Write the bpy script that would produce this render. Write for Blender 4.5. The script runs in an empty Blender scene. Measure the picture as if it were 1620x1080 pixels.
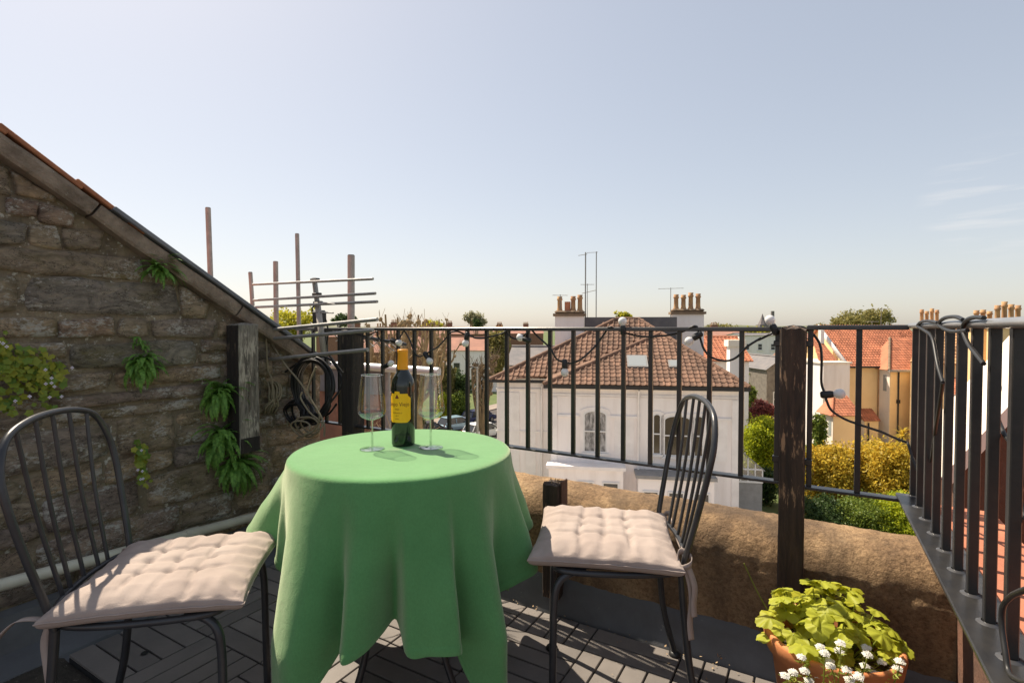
import bpy, bmesh, math, random
import numpy as np
from mathutils import Vector, Matrix, noise as mnoise

R = math.radians
rnd = random.Random(7)
sc = bpy.context.scene
COL = sc.collection

# ------------------------------------------------------------------ camera
F_PX, CX, CY, HOR = 820.0, 810.0, 540.0, 520.0      # focal length in photo pixels, centre, horizon row
TILT = math.atan((CY - HOR) / F_PX)
CAM_Z = 1.10
cam = bpy.data.cameras.new('camera'); camo = bpy.data.objects.new('camera', cam); COL.objects.link(camo)
cam.sensor_width = 36.0; cam.lens = F_PX / 1620.0 * 36.0
cam.clip_start = 0.02; cam.clip_end = 8000
camo.location = (0, 0, CAM_Z); camo.rotation_euler = (math.pi / 2 - TILT, 0, 0)
sc.camera = camo

# ------------------------------------------------------------------ sun and sky
SUN_EL = R(54)
SUN_H = Vector((-0.745, 0.667))                     # horizontal direction to the sun
w = bpy.data.worlds.new('World'); sc.world = w; w.use_nodes = True
nt = w.node_tree; nt.nodes.clear()
sky = nt.nodes.new('ShaderNodeTexSky'); sky.sky_type = 'NISHITA'; sky.sun_disc = False
sky.sun_elevation = SUN_EL; sky.sun_rotation = math.atan2(SUN_H.x, SUN_H.y)
sky.air_density = 1.0; sky.dust_density = 1.1; sky.ozone_density = 1.0
bg = nt.nodes.new('ShaderNodeBackground'); bg.inputs['Strength'].default_value = 0.15
wo = nt.nodes.new('ShaderNodeOutputWorld')
hsv = nt.nodes.new('ShaderNodeHueSaturation'); hsv.inputs['Saturation'].default_value = 0.86   # milky spring haze over the whole sky
gam = nt.nodes.new('ShaderNodeGamma'); gam.inputs[1].default_value = 0.56
nt.links.new(sky.outputs[0], hsv.inputs['Color']); nt.links.new(hsv.outputs[0], gam.inputs[0]); tin = nt.nodes.new('ShaderNodeMix'); tin.data_type = 'RGBA'; tin.blend_type = 'MULTIPLY'; tin.inputs[0].default_value = 1.0; tin.inputs[7].default_value = (1.035, 0.985, 0.955, 1)
nt.links.new(gam.outputs[0], tin.inputs[6]); 
# a thin streak of cirrus low in the right of the sky
tcw = nt.nodes.new('ShaderNodeTexCoord'); dpt = nt.nodes.new('ShaderNodeVectorMath'); dpt.operation = 'DOT_PRODUCT'
dpt.inputs[1].default_value = Vector(((1570 - 810) / 820, 1.0, (520 - 318) / 820)).normalized(); nt.links.new(tcw.outputs['Generated'], dpt.inputs[0])
win = nt.nodes.new('ShaderNodeMapRange'); win.interpolation_type = 'SMOOTHSTEP'; win.inputs[1].default_value = 0.9955; win.inputs[2].default_value = 0.9995; nt.links.new(dpt.outputs['Value'], win.inputs[0])
mpw = nt.nodes.new('ShaderNodeMapping'); mpw.inputs['Rotation'].default_value = (R(0), R(-9), R(0)); mpw.inputs['Scale'].default_value = (3.5, 3.5, 34); nt.links.new(tcw.outputs['Generated'], mpw.inputs['Vector'])
cno = nt.nodes.new('ShaderNodeTexNoise'); cno.inputs['Scale'].default_value = 2.0; cno.inputs['Detail'].default_value = 7; nt.links.new(mpw.outputs[0], cno.inputs['Vector'])
cmr = nt.nodes.new('ShaderNodeMapRange'); cmr.inputs[1].default_value = 0.48; cmr.inputs[2].default_value = 0.72; cmr.inputs[4].default_value = 0.5; nt.links.new(cno.outputs[0], cmr.inputs[0])
cmu = nt.nodes.new('ShaderNodeMath'); cmu.operation = 'MULTIPLY'; nt.links.new(cmr.outputs[0], cmu.inputs[0]); nt.links.new(win.outputs[0], cmu.inputs[1])
cmx = nt.nodes.new('ShaderNodeMix'); cmx.data_type = 'RGBA'; cmx.inputs[7].default_value = (2.9, 2.85, 2.8, 1); nt.links.new(cmu.outputs[0], cmx.inputs[0]); nt.links.new(tin.outputs[2], cmx.inputs[6]); nt.links.new(cmx.outputs[2], bg.inputs[0]); nt.links.new(bg.outputs[0], wo.inputs[0])
sun = bpy.data.lights.new('sun', 'SUN'); sun.energy = 4.1; sun.angle = R(0.53); sun.color = (1.0, 0.88, 0.71)
suno = bpy.data.objects.new('sun', sun); COL.objects.link(suno)
tosun = Vector((SUN_H.x * math.cos(SUN_EL), SUN_H.y * math.cos(SUN_EL), math.sin(SUN_EL)))
suno.rotation_euler = tosun.to_track_quat('Z', 'Y').to_euler(); suno.location = (-6, 6, 12)
sc.view_settings.view_transform = 'Standard'; sc.view_settings.look = 'None'
sc.view_settings.exposure = 1.08; sc.view_settings.gamma = 1.0
sc.view_settings.use_curve_mapping = False
sc.cycles.max_bounces = 10; sc.cycles.transparent_max_bounces = 24
sc.cycles.sample_clamp_indirect = 6.0

# ------------------------------------------------------------------ places
UR = Vector((0.8649, -0.5020)); UV = Vector((0.5020, 0.8649))   # terrace axes: a along the front railing, b away from the camera
TH = math.atan2(UR.y, UR.x)
def T(a, b, z=0.0): return Vector((a * UR.x + b * UV.x, a * UR.y + b * UV.y, z))
ct, st = math.cos(TILT), math.sin(TILT)
def ray(x, y):
    xr, u = (x - CX) / F_PX, -(y - CY) / F_PX
    return Vector((xr, ct + u * st, -st + u * ct))
def at(x, y, Y):                                    # the point Y metres ahead that the photo shows at (x, y)
    d = ray(x, y); return Vector((0, 0, CAM_Z)) + d * (Y / d.y)
def on_b(x, y, b):                                  # ... in the upright plane b of the terrace, as (a, b, z)
    d = ray(x, y); t = b / (d.x * UV.x + d.y * UV.y); p = d * t
    return (p.x * UR.x + p.y * UR.y, b, CAM_Z + p.z)
def on_a(x, y, a):
    d = ray(x, y); t = a / (d.x * UR.x + d.y * UR.y); p = d * t
    return (a, p.x * UV.x + p.y * UV.y, CAM_Z + p.z)
def cz(pts, ox, oy, s): return [(ox + p[0] / s, oy + p[1] / s) for p in pts]

# ------------------------------------------------------------------ materials
MATS = {}
def new_mat(name):
    m = bpy.data.materials.new(name); m.use_nodes = True; MATS[name] = m
    n = m.node_tree; b = n.nodes['Principled BSDF']
    return m, n, b
def N(n, t, **k):
    o = n.nodes.new(t)
    for a, v in k.items(): setattr(o, a, v)
    return o
def ramp(n, stops, interp='LINEAR'):
    r = n.nodes.new('ShaderNodeValToRGB'); e = r.color_ramp; e.interpolation = interp
    while len(e.elements) < len(stops): e.elements.new(0.5)
    for el, (p, c) in zip(e.elements, stops):
        el.position = p; el.color = (*c, 1) if len(c) == 3 else c
    return r
def noise_tex(n, scale, detail=6, rough=0.6, vec=None, dist=0.0):
    t = n.nodes.new('ShaderNodeTexNoise'); t.inputs['Scale'].default_value = scale
    t.inputs['Detail'].default_value = detail; t.inputs['Roughness'].default_value = rough
    t.inputs['Distortion'].default_value = dist
    if vec is not None: n.links.new(vec, t.inputs['Vector'])
    return t
def coord(n, stretch=None, rand=False):
    tc = n.nodes.new('ShaderNodeTexCoord'); out = tc.outputs['Object']
    if rand:
        oi = n.nodes.new('ShaderNodeObjectInfo'); mul = N(n, 'ShaderNodeVectorMath', operation='ADD')
        sc_ = N(n, 'ShaderNodeMath', operation='MULTIPLY'); sc_.inputs[1].default_value = 37.0
        n.links.new(oi.outputs['Random'], sc_.inputs[0]); n.links.new(out, mul.inputs[0]); n.links.new(sc_.outputs[0], mul.inputs[1])
        out = mul.outputs[0]
    if stretch:
        mp = n.nodes.new('ShaderNodeMapping'); mp.inputs['Scale'].default_value = stretch
        n.links.new(out, mp.inputs['Vector']); out = mp.outputs[0]
    return out
def mixc(n, a, b, fac, blend='MIX'):
    m = N(n, 'ShaderNodeMix', data_type='RGBA', blend_type=blend)
    def put(s, v):
        if hasattr(v, 'is_output') or isinstance(v, bpy.types.NodeSocket): n.links.new(v, s)
        elif isinstance(v, (int, float)): s.default_value = v
        else: s.default_value = (*v, 1)
    put(m.inputs[0], fac); put(m.inputs[6], a); put(m.inputs[7], b)
    return m.outputs[2]
def bump(n, b, h, strength=0.4, dist=0.01):
    bp = n.nodes.new('ShaderNodeBump'); bp.inputs['Strength'].default_value = strength; bp.inputs['Distance'].default_value = dist
    n.links.new(h, bp.inputs['Height']); n.links.new(bp.outputs[0], b.inputs['Normal']); return bp
def pm(name, c1, c2=None, scale=6.0, rough=0.7, bstr=0.3, bscale=None, bdist=0.01, stretch=None, metal=0.0, spec=0.4,
       objvar=0.0, island=0.0, detail=6, speck=None, lo=0.35, hi=0.65):
    """colour that wanders between c1 and c2, a fine relief, optional specks (colour, scale, threshold) and a tint for each object"""
    m, n, b = new_mat(name)
    v = coord(n, stretch, rand=objvar > 0)
    t = noise_tex(n, scale, detail, 0.62, v)
    r = ramp(n, [(lo, c1), (hi, c2 or c1)]); n.links.new(t.outputs[0], r.inputs[0]); c = r.outputs[0]
    if speck:
        s = noise_tex(n, speck[1], 5, 0.7, v); sr = ramp(n, [(speck[2], (0, 0, 0)), (speck[2] + 0.06, (1, 1, 1))]); n.links.new(s.outputs[0], sr.inputs[0])
        c = mixc(n, c, speck[0], sr.outputs[0])
    if objvar:
        oi = n.nodes.new('ShaderNodeObjectInfo'); hs = n.nodes.new('ShaderNodeHueSaturation')
        mr = n.nodes.new('ShaderNodeMapRange'); mr.inputs[3].default_value = 1 - objvar; mr.inputs[4].default_value = 1 + objvar
        n.links.new(oi.outputs['Random'], mr.inputs[0]); n.links.new(mr.outputs[0], hs.inputs['Value']); n.links.new(c, hs.inputs['Color']); c = hs.outputs[0]
    if island:
        gi = n.nodes.new('ShaderNodeNewGeometry'); hi_ = n.nodes.new('ShaderNodeHueSaturation'); mi = n.nodes.new('ShaderNodeMapRange'); mi.inputs[3].default_value = 1 - island; mi.inputs[4].default_value = 1 + island
        n.links.new(gi.outputs['Random Per Island'], mi.inputs[0]); n.links.new(mi.outputs[0], hi_.inputs['Value']); n.links.new(c, hi_.inputs['Color']); c = hi_.outputs[0]
    n.links.new(c, b.inputs['Base Color'])
    b.inputs['Roughness'].default_value = rough; b.inputs['Metallic'].default_value = metal; b.inputs['Specular IOR Level'].default_value = spec
    if bstr:
        bt = noise_tex(n, bscale or scale * 6, 8, 0.65, v); bump(n, b, bt.outputs[0], bstr, bdist)
    return m
def leaf_mat(name, c1, c2, trans=0.35, scale=1.3, rough=0.5):
    m, n, b = new_mat(name)
    g = n.nodes.new('ShaderNodeNewGeometry')
    t = noise_tex(n, scale, 4, 0.6, coord(n))
    mx = N(n, 'ShaderNodeMath', operation='ADD'); mx.use_clamp = True
    mu = N(n, 'ShaderNodeMath', operation='MULTIPLY'); mu.inputs[1].default_value = 0.6
    n.links.new(g.outputs['Random Per Island'], mu.inputs[0]); n.links.new(mu.outputs[0], mx.inputs[0])
    mu2 = N(n, 'ShaderNodeMath', operation='MULTIPLY'); mu2.inputs[1].default_value = 0.45
    n.links.new(t.outputs[0], mu2.inputs[0]); n.links.new(mu2.outputs[0], mx.inputs[1])
    r = ramp(n, [(0.15, c1), (0.8, c2)]); n.links.new(mx.outputs[0], r.inputs[0])
    n.links.new(r.outputs[0], b.inputs['Base Color']); b.inputs['Roughness'].default_value = rough; b.inputs['Specular IOR Level'].default_value = 0.3
    tr = n.nodes.new('ShaderNodeBsdfTranslucent')
    hs = n.nodes.new('ShaderNodeHueSaturation'); hs.inputs['Value'].default_value = 1.35; hs.inputs['Hue'].default_value = 0.485; n.links.new(r.outputs[0], hs.inputs['Color']); n.links.new(hs.outputs[0], tr.inputs[0])
    ms = n.nodes.new('ShaderNodeMixShader'); ms.inputs[0].default_value = trans
    n.links.new(b.outputs[0], ms.inputs[1]); n.links.new(tr.outputs[0], ms.inputs[2]); n.links.new(ms.outputs[0], n.nodes['Material Output'].inputs[0])
    return m

pm('mortar', (0.33, 0.265, 0.18), (0.15, 0.12, 0.085), 9, 0.95, 1.0, 60, 0.02, detail=10, speck=((0.56, 0.53, 0.46), 42, 0.585))
pm('coping', (0.31, 0.245, 0.19), (0.15, 0.115, 0.085), 14, 0.92, 1.0, 90, 0.01, speck=((0.42, 0.40, 0.34), 45, 0.64))
pm('clay', (0.42, 0.17, 0.08), (0.26, 0.10, 0.055), 9, 0.85, 0.6, 60, 0.006, objvar=0.2)
pm('lead', (0.13, 0.135, 0.145), (0.085, 0.085, 0.088), 3.5, 0.55, 0.35, 25, 0.006, spec=0.5, speck=((0.24, 0.23, 0.21), 30, 0.66))
pm('lead_blue', (0.17, 0.18, 0.20), (0.11, 0.115, 0.13), 5, 0.5, 0.3, 30, 0.004)
pm('floor_dirt', (0.085, 0.07, 0.052), (0.045, 0.038, 0.03), 14, 0.95, 1.0, 90, 0.01, speck=((0.22, 0.19, 0.15), 60, 0.62))
pm('peeling_red_shaded', (0.075, 0.048, 0.034), (0.17, 0.08, 0.05), 4, 0.9, 0.8, 40, 0.01, speck=((0.48, 0.20, 0.11), 5, 0.64))  # besides peeling, brown carries the wall's shade and orange its sunlit patches
pm('red_render', (0.50, 0.19, 0.105), (0.36, 0.13, 0.075), 5, 0.85, 0.5, 40, 0.006, speck=((0.2, 0.09, 0.06), 18, 0.66))
pm('black_steel', (0.017, 0.017, 0.018), (0.03, 0.028, 0.026), 20, 0.32, 0.15, 80, 0.002, spec=0.5, speck=((0.20, 0.17, 0.15), 90, 0.74))
pm('chair_steel', (0.026, 0.028, 0.032), (0.042, 0.043, 0.046), 15, 0.34, 0.2, 140, 0.002, metal=0.1, spec=0.5)
pm('black_plastic', (0.015, 0.015, 0.016), (0.022, 0.022, 0.022), 10, 0.45, 0)
pm('rubber_grey', (0.10, 0.10, 0.105), (0.14, 0.14, 0.14), 10, 0.5, 0)
pm('cable_tan', (0.30, 0.25, 0.16), (0.20, 0.165, 0.11), 8, 0.7, 0.2)
pm('white_pipe', (0.62, 0.59, 0.48), (0.48, 0.45, 0.36), 6, 0.5, 0.15, 60, 0.003, speck=((0.22, 0.2, 0.15), 40, 0.68))
pm('scaffold', (0.44, 0.405, 0.37), (0.31, 0.285, 0.26), 9, 0.7, 0.3, 60, 0.003)
pm('aerial_metal', (0.36, 0.35, 0.33), (0.25, 0.245, 0.23), 12, 0.5, 0.2, metal=0.4)
pm('deck', (0.195, 0.173, 0.158), (0.135, 0.122, 0.114), 3.2, 0.50, 0.35, 160, 0.002, spec=0.45, objvar=0.10, speck=((0.25, 0.22, 0.19), 24, 0.69))
pm('deck_base', (0.02, 0.02, 0.02), None, 5, 0.8, 0)
pm('cushion', (0.385, 0.32, 0.285), (0.325, 0.265, 0.235), 7, 0.95, 0.5, 330, 0.002, spec=0.15)
pm('terracotta', (0.58, 0.22, 0.08), (0.46, 0.165, 0.065), 7, 0.75, 0.25, 60, 0.003)
pm('soil', (0.05, 0.035, 0.025), (0.09, 0.06, 0.04), 30, 0.95, 1.0, 70, 0.01)
pm('foil', (0.86, 0.36, 0.018), (0.80, 0.32, 0.015), 4, 0.38, 0)
pm('label_print', (0.95, 0.52, 0.006), (0.92, 0.49, 0.006), 4, 0.5, 0.05)
pm('label_ink', (0.16, 0.025, 0.008), None, 4, 0.6, 0)
pm('stucco', (0.88, 0.82, 0.79), (0.76, 0.69, 0.65), 2.2, 0.85, 0.2, 12, 0.01, stretch=(1.0, 1.0, 0.16), detail=9, lo=0.42, hi=0.78)
pm('stucco_trim', (0.87, 0.82, 0.79), (0.77, 0.72, 0.69), 1.5, 0.8, 0.1, 12, 0.01)
pm('white_paint', (0.76, 0.74, 0.72), (0.70, 0.68, 0.66), 2, 0.5, 0)
pm('cream', (0.86, 0.62, 0.33), (0.80, 0.56, 0.29), 0.6, 0.85, 0.15, 10, 0.01)
pm('cream_white', (0.84, 0.76, 0.66), (0.78, 0.70, 0.60), 0.8, 0.85, 0.1, 10, 0.01)
pm('roof_brown', (0.225, 0.125, 0.082), (0.135, 0.078, 0.052), 0.9, 0.85, 0.4, 16, 0.01, speck=((0.40, 0.30, 0.20), 5, 0.66), island=0.28)
pm('roof_red', (0.50, 0.19, 0.10), (0.36, 0.13, 0.07), 0.8, 0.85, 0.3, 14, 0.01, speck=((0.25, 0.13, 0.09), 4, 0.66), island=0.22)
pm('roof_far', (0.34, 0.17, 0.12), (0.24, 0.125, 0.095), 0.5, 0.9, 0.5, 5, 0.03, objvar=0.15)
pm('slate', (0.12, 0.115, 0.12), (0.18, 0.16, 0.155), 1.2, 0.7, 0.3, 9, 0.02)
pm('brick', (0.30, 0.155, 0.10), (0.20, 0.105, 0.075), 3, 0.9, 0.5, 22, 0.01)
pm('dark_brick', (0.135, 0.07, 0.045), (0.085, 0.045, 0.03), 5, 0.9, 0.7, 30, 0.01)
pm('grey_stone', (0.22, 0.19, 0.16), (0.14, 0.12, 0.10), 2.5, 0.9, 0.5, 12, 0.03)
pm('chimney_pot', (0.50, 0.30, 0.14), (0.36, 0.19, 0.10), 2, 0.85, 0.2)
pm('chimney_cap', (0.28, 0.19, 0.12), (0.17, 0.12, 0.08), 2, 0.9, 0.4)
pm('gutter_dark', (0.03, 0.027, 0.025), None, 3, 0.6, 0)
pm('grey_trim', (0.30, 0.29, 0.28), (0.24, 0.23, 0.22), 3, 0.7, 0)
pm('asphalt', (0.09, 0.075, 0.068), (0.065, 0.056, 0.052), 1.2, 0.9, 0.3, 30, 0.01)
pm('paving', (0.30, 0.24, 0.20), (0.22, 0.18, 0.15), 1.5, 0.9, 0.2, 20, 0.01)
pm('pale_bounce', (0.58, 0.50, 0.42), (0.46, 0.40, 0.33), 2.0, 0.95, 0.5, 40, 0.01)  # pale ground colour for the added, unseen bounce areas
pm('grass', (0.075, 0.11, 0.03), (0.12, 0.14, 0.045), 0.35, 0.95, 0.8, 6, 0.1)
pm('hill_green', (0.10, 0.12, 0.055), (0.16, 0.15, 0.09), 0.012, 0.95, 0.5, 0.15, 2.0)
pm('bark', (0.21, 0.15, 0.085), (0.12, 0.085, 0.055), 3, 0.95, 0.7, 18, 0.02)
pm('bark_pale', (0.40, 0.285, 0.15), (0.23, 0.155, 0.085), 2.2, 0.95, 0.7, 14, 0.03)
pm('twig', (0.42, 0.30, 0.17), (0.26, 0.17, 0.10), 8, 0.9, 0)
pm('car_blue', (0.30, 0.42, 0.50), (0.28, 0.40, 0.48), 2, 0.25, 0, metal=0.3)
pm('car_navy', (0.035, 0.045, 0.12), None, 2, 0.25, 0, metal=0.2)
pm('car_black', (0.02, 0.022, 0.026), None, 2, 0.22, 0)
pm('car_white', (0.72, 0.72, 0.72), None, 2, 0.3, 0)
pm('tyre', (0.015, 0.015, 0.015), None, 2, 0.8, 0)
pm('curtain', (0.50, 0.48, 0.46), (0.09, 0.085, 0.08), 7, 0.9, 0.2, 9, 0.02, stretch=(1.0, 1.0, 0.35))
pm('petal', (0.82, 0.80, 0.76), (0.74, 0.72, 0.62), 40, 0.7, 0)
pm('petal_lilac', (0.62, 0.55, 0.70), (0.75, 0.70, 0.80), 40, 0.7, 0)
pm('stone_church', (0.22, 0.19, 0.19), (0.17, 0.15, 0.15), 0.3, 0.9, 0)
pm('web_white', (0.6, 0.6, 0.58), None, 5, 0.9, 0)
leaf_mat('fern', (0.07, 0.17, 0.03), (0.20, 0.38, 0.07), 0.25, 20)
leaf_mat('wall_leaf', (0.09, 0.20, 0.035), (0.36, 0.36, 0.045), 0.3, 14)
leaf_mat('pot_leaf', (0.24, 0.31, 0.03), (0.52, 0.52, 0.055), 0.45, 12)
leaf_mat('spike_leaf', (0.10, 0.19, 0.03), (0.30, 0.34, 0.06), 0.4, 9)
leaf_mat('flower_leaf', (0.16, 0.22, 0.03), (0.33, 0.36, 0.06), 0.35, 14)
leaf_mat('bush_lime', (0.17, 0.25, 0.012), (0.45, 0.48, 0.03), 0.46, 1.6)
leaf_mat('bush_gold', (0.26, 0.21, 0.02), (0.66, 0.50, 0.06), 0.48, 1.2)
leaf_mat('bush_green', (0.06, 0.115, 0.018), (0.20, 0.25, 0.04), 0.35, 1.0)
leaf_mat('bush_dark', (0.025, 0.055, 0.015), (0.07, 0.11, 0.03), 0.25, 1.0)
leaf_mat('bush_red', (0.16, 0.045, 0.04), (0.34, 0.12, 0.09), 0.35, 1.3)
leaf_mat('tree_yellow', (0.22, 0.24, 0.02), (0.46, 0.44, 0.04), 0.45, 0.5)
leaf_mat('tree_olive', (0.15, 0.15, 0.045), (0.30, 0.27, 0.09), 0.40, 0.6)
leaf_mat('tree_pale', (0.20, 0.20, 0.11), (0.34, 0.33, 0.20), 0.4, 0.6)

def stone_mat():
    m, n, b = new_mat('stone')
    v = coord(n, (1, 1, 2.0), rand=True)
    oi = n.nodes.new('ShaderNodeObjectInfo')
    base = ramp(n, [(0.0, (0.360, 0.294, 0.222)), (0.18, (0.446, 0.360, 0.257)), (0.36, (0.322, 0.270, 0.240)), (0.52, (0.409, 0.306, 0.234)), (0.68, (0.496, 0.390, 0.263)), (0.80, (0.372, 0.240, 0.181)), (0.88, (0.335, 0.306, 0.252)), (0.97, (0.310, 0.258, 0.234)), (1.0, (0.600, 0.432, 0.199))])
    n.links.new(oi.outputs['Random'], base.inputs[0])
    t = noise_tex(n, 11, 12, 0.74, v, 1.2); tr = ramp(n, [(0.30, (0.30, 0.29, 0.28)), (0.5, (0.92, 0.90, 0.88)), (0.72, (1.55, 1.45, 1.30))]); n.links.new(t.outputs[0], tr.inputs[0])
    c = mixc(n, base.outputs[0], tr.outputs[0], 1.0, 'MULTIPLY')
    t2 = noise_tex(n, 4.5, 6, 0.65, v, 0.6); r2 = ramp(n, [(0.50, (0, 0, 0)), (0.70, (0.85, 0.85, 0.85))]); n.links.new(t2.outputs[0], r2.inputs[0])
    c = mixc(n, c, (0.20, 0.165, 0.075), r2.outputs[0])                      # brown and green stain
    vo = N(n, 'ShaderNodeTexVoronoi', feature='DISTANCE_TO_EDGE'); vo.inputs['Scale'].default_value = 7
    wv = N(n, 'ShaderNodeVectorMath', operation='MULTIPLY_ADD'); nn = noise_tex(n, 9, 5, 0.7, v); n.links.new(nn.outputs['Color'], wv.inputs[0]); wv.inputs[1].default_value = (0.35, 0.35, 0.35); n.links.new(v, wv.inputs[2]); n.links.new(wv.outputs[0], vo.inputs['Vector'])
    rc = ramp(n, [(0.0, (1, 1, 1)), (0.022, (0, 0, 0))]); n.links.new(vo.outputs['Distance'], rc.inputs[0])
    c = mixc(n, c, (0.045, 0.036, 0.028), rc.outputs[0])                     # cracks along the bedding
    t4 = noise_tex(n, 5.0, 3, 0.6, v); t3 = noise_tex(n, 60, 7, 0.78, v); ad = N(n, 'ShaderNodeMath', operation='MULTIPLY'); n.links.new(t3.outputs[0], ad.inputs[0]); n.links.new(t4.outputs[0], ad.inputs[1])
    r3 = ramp(n, [(0.285, (0, 0, 0)), (0.345, (1, 1, 1))]); n.links.new(ad.outputs[0], r3.inputs[0])
    c = mixc(n, c, (0.62, 0.585, 0.52), r3.outputs[0])                       # white lichen
    n.links.new(c, b.inputs['Base Color']); b.inputs['Roughness'].default_value = 0.95; b.inputs['Specular IOR Level'].default_value = 0.2
    h = noise_tex(n, 26, 12, 0.75, v, 0.8); bump(n, b, h.outputs[0], 1.0, 0.03)
def sand_mat():
    m, n, b = new_mat('render_sand')
    v = coord(n)
    t = noise_tex(n, 5, 10, 0.72, v, 0.4); r = ramp(n, [(0.28, (0.14, 0.092, 0.058)), (0.44, (0.25, 0.162, 0.092)), (0.58, (0.36, 0.24, 0.135)), (0.76, (0.45, 0.325, 0.195))]); n.links.new(t.outputs[0], r.inputs[0]); c = r.outputs[0]
    f = noise_tex(n, 85, 6, 0.7, v); fr = ramp(n, [(0.34, (0.60, 0.58, 0.56)), (0.52, (1, 1, 1)), (0.70, (1.3, 1.27, 1.22))]); n.links.new(f.outputs[0], fr.inputs[0]); c = mixc(n, c, fr.outputs[0], 1.0, 'MULTIPLY')
    s1 = noise_tex(n, 3.2, 4, 0.6, coord(n, (1, 1, 0.35))); sr = ramp(n, [(0.50, (0, 0, 0)), (0.66, (0.75, 0.75, 0.75))]); n.links.new(s1.outputs[0], sr.inputs[0]); c = mixc(n, c, (0.085, 0.062, 0.045), sr.outputs[0])   # dark damp stain
    l = noise_tex(n, 9, 5, 0.7, v); lr = ramp(n, [(0.70, (0, 0, 0)), (0.75, (0.8, 0.8, 0.8))]); n.links.new(l.outputs[0], lr.inputs[0]); c = mixc(n, c, (0.60, 0.50, 0.35), lr.outputs[0])
    n.links.new(c, b.inputs['Base Color']); b.inputs['Roughness'].default_value = 0.95; b.inputs['Specular IOR Level'].default_value = 0.2
    h = noise_tex(n, 70, 10, 0.75, v); h2 = noise_tex(n, 14, 5, 0.6, v); ma = N(n, 'ShaderNodeMath', operation='MULTIPLY_ADD'); ma.inputs[1].default_value = 0.6; n.links.new(h.outputs[0], ma.inputs[0]); n.links.new(h2.outputs[0], ma.inputs[2]); bump(n, b, ma.outputs[0], 1.0, 0.016)
sand_mat()
stone_mat()
def wood_mat(name, c1, c2, pale, thr):
    m, n, b = new_mat(name)
    v = coord(n, (1, 1, 0.09))
    t = noise_tex(n, 60, 8, 0.7, v, 0.6); r = ramp(n, [(0.35, c1), (0.62, c2)]); n.links.new(t.outputs[0], r.inputs[0])
    v2 = coord(n, (1, 1, 0.16)); t2 = noise_tex(n, 95, 6, 0.7, v2); t3 = noise_tex(n, 7, 3, 0.5, coord(n))
    mu = N(n, 'ShaderNodeMath', operation='MULTIPLY'); n.links.new(t2.outputs[0], mu.inputs[0]); n.links.new(t3.outputs[0], mu.inputs[1])
    r2 = ramp(n, [(thr, (0, 0, 0)), (thr + 0.05, (1, 1, 1))]); n.links.new(mu.outputs[0], r2.inputs[0])
    c = mixc(n, r.outputs[0], pale, r2.outputs[0])
    n.links.new(c, b.inputs['Base Color']); b.inputs['Roughness'].default_value = 0.8
    bump(n, b, t.outputs[0], 0.9, 0.006)
wood_mat('post_wood', (0.022, 0.015, 0.011), (0.065, 0.040, 0.026), (0.34, 0.21, 0.12), 0.315)
wood_mat('post_grey', (0.045, 0.038, 0.03), (0.30, 0.27, 0.22), (0.42, 0.38, 0.31), 0.26)
wood_mat('post_black', (0.012, 0.010, 0.009), (0.030, 0.024, 0.02), (0.10, 0.075, 0.055), 0.33)
def cloth_mat():
    m, n, b = new_mat('green_cloth')
    v = coord(n)
    t = noise_tex(n, 6, 4, 0.6, v); r = ramp(n, [(0.3, (0.082, 0.262, 0.090)), (0.7, (0.104, 0.308, 0.110))]); n.links.new(t.outputs[0], r.inputs[0])
    slub = noise_tex(n, 240, 3, 0.6, coord(n, (1, 1, 0.6))); sr = ramp(n, [(0.3, (0.92, 0.92, 0.92)), (0.7, (1.08, 1.08, 1.08))]); n.links.new(slub.outputs[0], sr.inputs[0])
    n.links.new(mixc(n, r.outputs[0], sr.outputs[0], 1.0, 'MULTIPLY'), b.inputs['Base Color']); b.inputs['Roughness'].default_value = 0.9
    b.inputs['Specular IOR Level'].default_value = 0.15
    b.inputs['Sheen Weight'].default_value = 0.55; b.inputs['Sheen Roughness'].default_value = 0.55; b.inputs['Sheen Tint'].default_value = (0.97, 0.96, 0.72, 1)
    wv = noise_tex(n, 380, 3, 0.6, v); w2 = noise_tex(n, 22, 8, 0.68, v, 0.5)
    ad = N(n, 'ShaderNodeMath', operation='MULTIPLY_ADD'); ad.inputs[1].default_value = 0.30; n.links.new(wv.outputs[0], ad.inputs[0]); n.links.new(w2.outputs[0], ad.inputs[2])
    bump(n, b, ad.outputs[0], 0.28, 0.008)
    tr = n.nodes.new('ShaderNodeBsdfTranslucent'); tr.inputs[0].default_value = (0.16, 0.42, 0.10, 1)
    ms = n.nodes.new('ShaderNodeMixShader'); ms.inputs[0].default_value = 0.10
    n.links.new(b.outputs[0], ms.inputs[1]); n.links.new(tr.outputs[0], ms.inputs[2]); n.links.new(ms.outputs[0], n.nodes['Material Output'].inputs[0])
cloth_mat()
def thin_glass(name, tint, base=0.04, edge=0.75, grime=0.0):
    m, n, b = new_mat(name); n.nodes.remove(b)
    tp = n.nodes.new('ShaderNodeBsdfTransparent'); tp.inputs[0].default_value = (*tint, 1)
    gl = n.nodes.new('ShaderNodeBsdfGlossy'); gl.inputs['Roughness'].default_value = 0.02
    lw = n.nodes.new('ShaderNodeLayerWeight'); lw.inputs[0].default_value = 0.5
    r = ramp(n, [(0.0, (base,) * 3), (0.55, (base * 1.7,) * 3), (0.85, (edge * .45,) * 3), (1.0, (edge,) * 3)]); n.links.new(lw.outputs['Facing'], r.inputs[0])
    ms = n.nodes.new('ShaderNodeMixShader'); n.links.new(r.outputs[0], ms.inputs[0]); n.links.new(tp.outputs[0], ms.inputs[1]); n.links.new(gl.outputs[0], ms.inputs[2])
    n.links.new(ms.outputs[0], n.nodes['Material Output'].inputs[0])
thin_glass('glass', (0.96, 0.98, 0.96), 0.13, 0.95)
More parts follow.
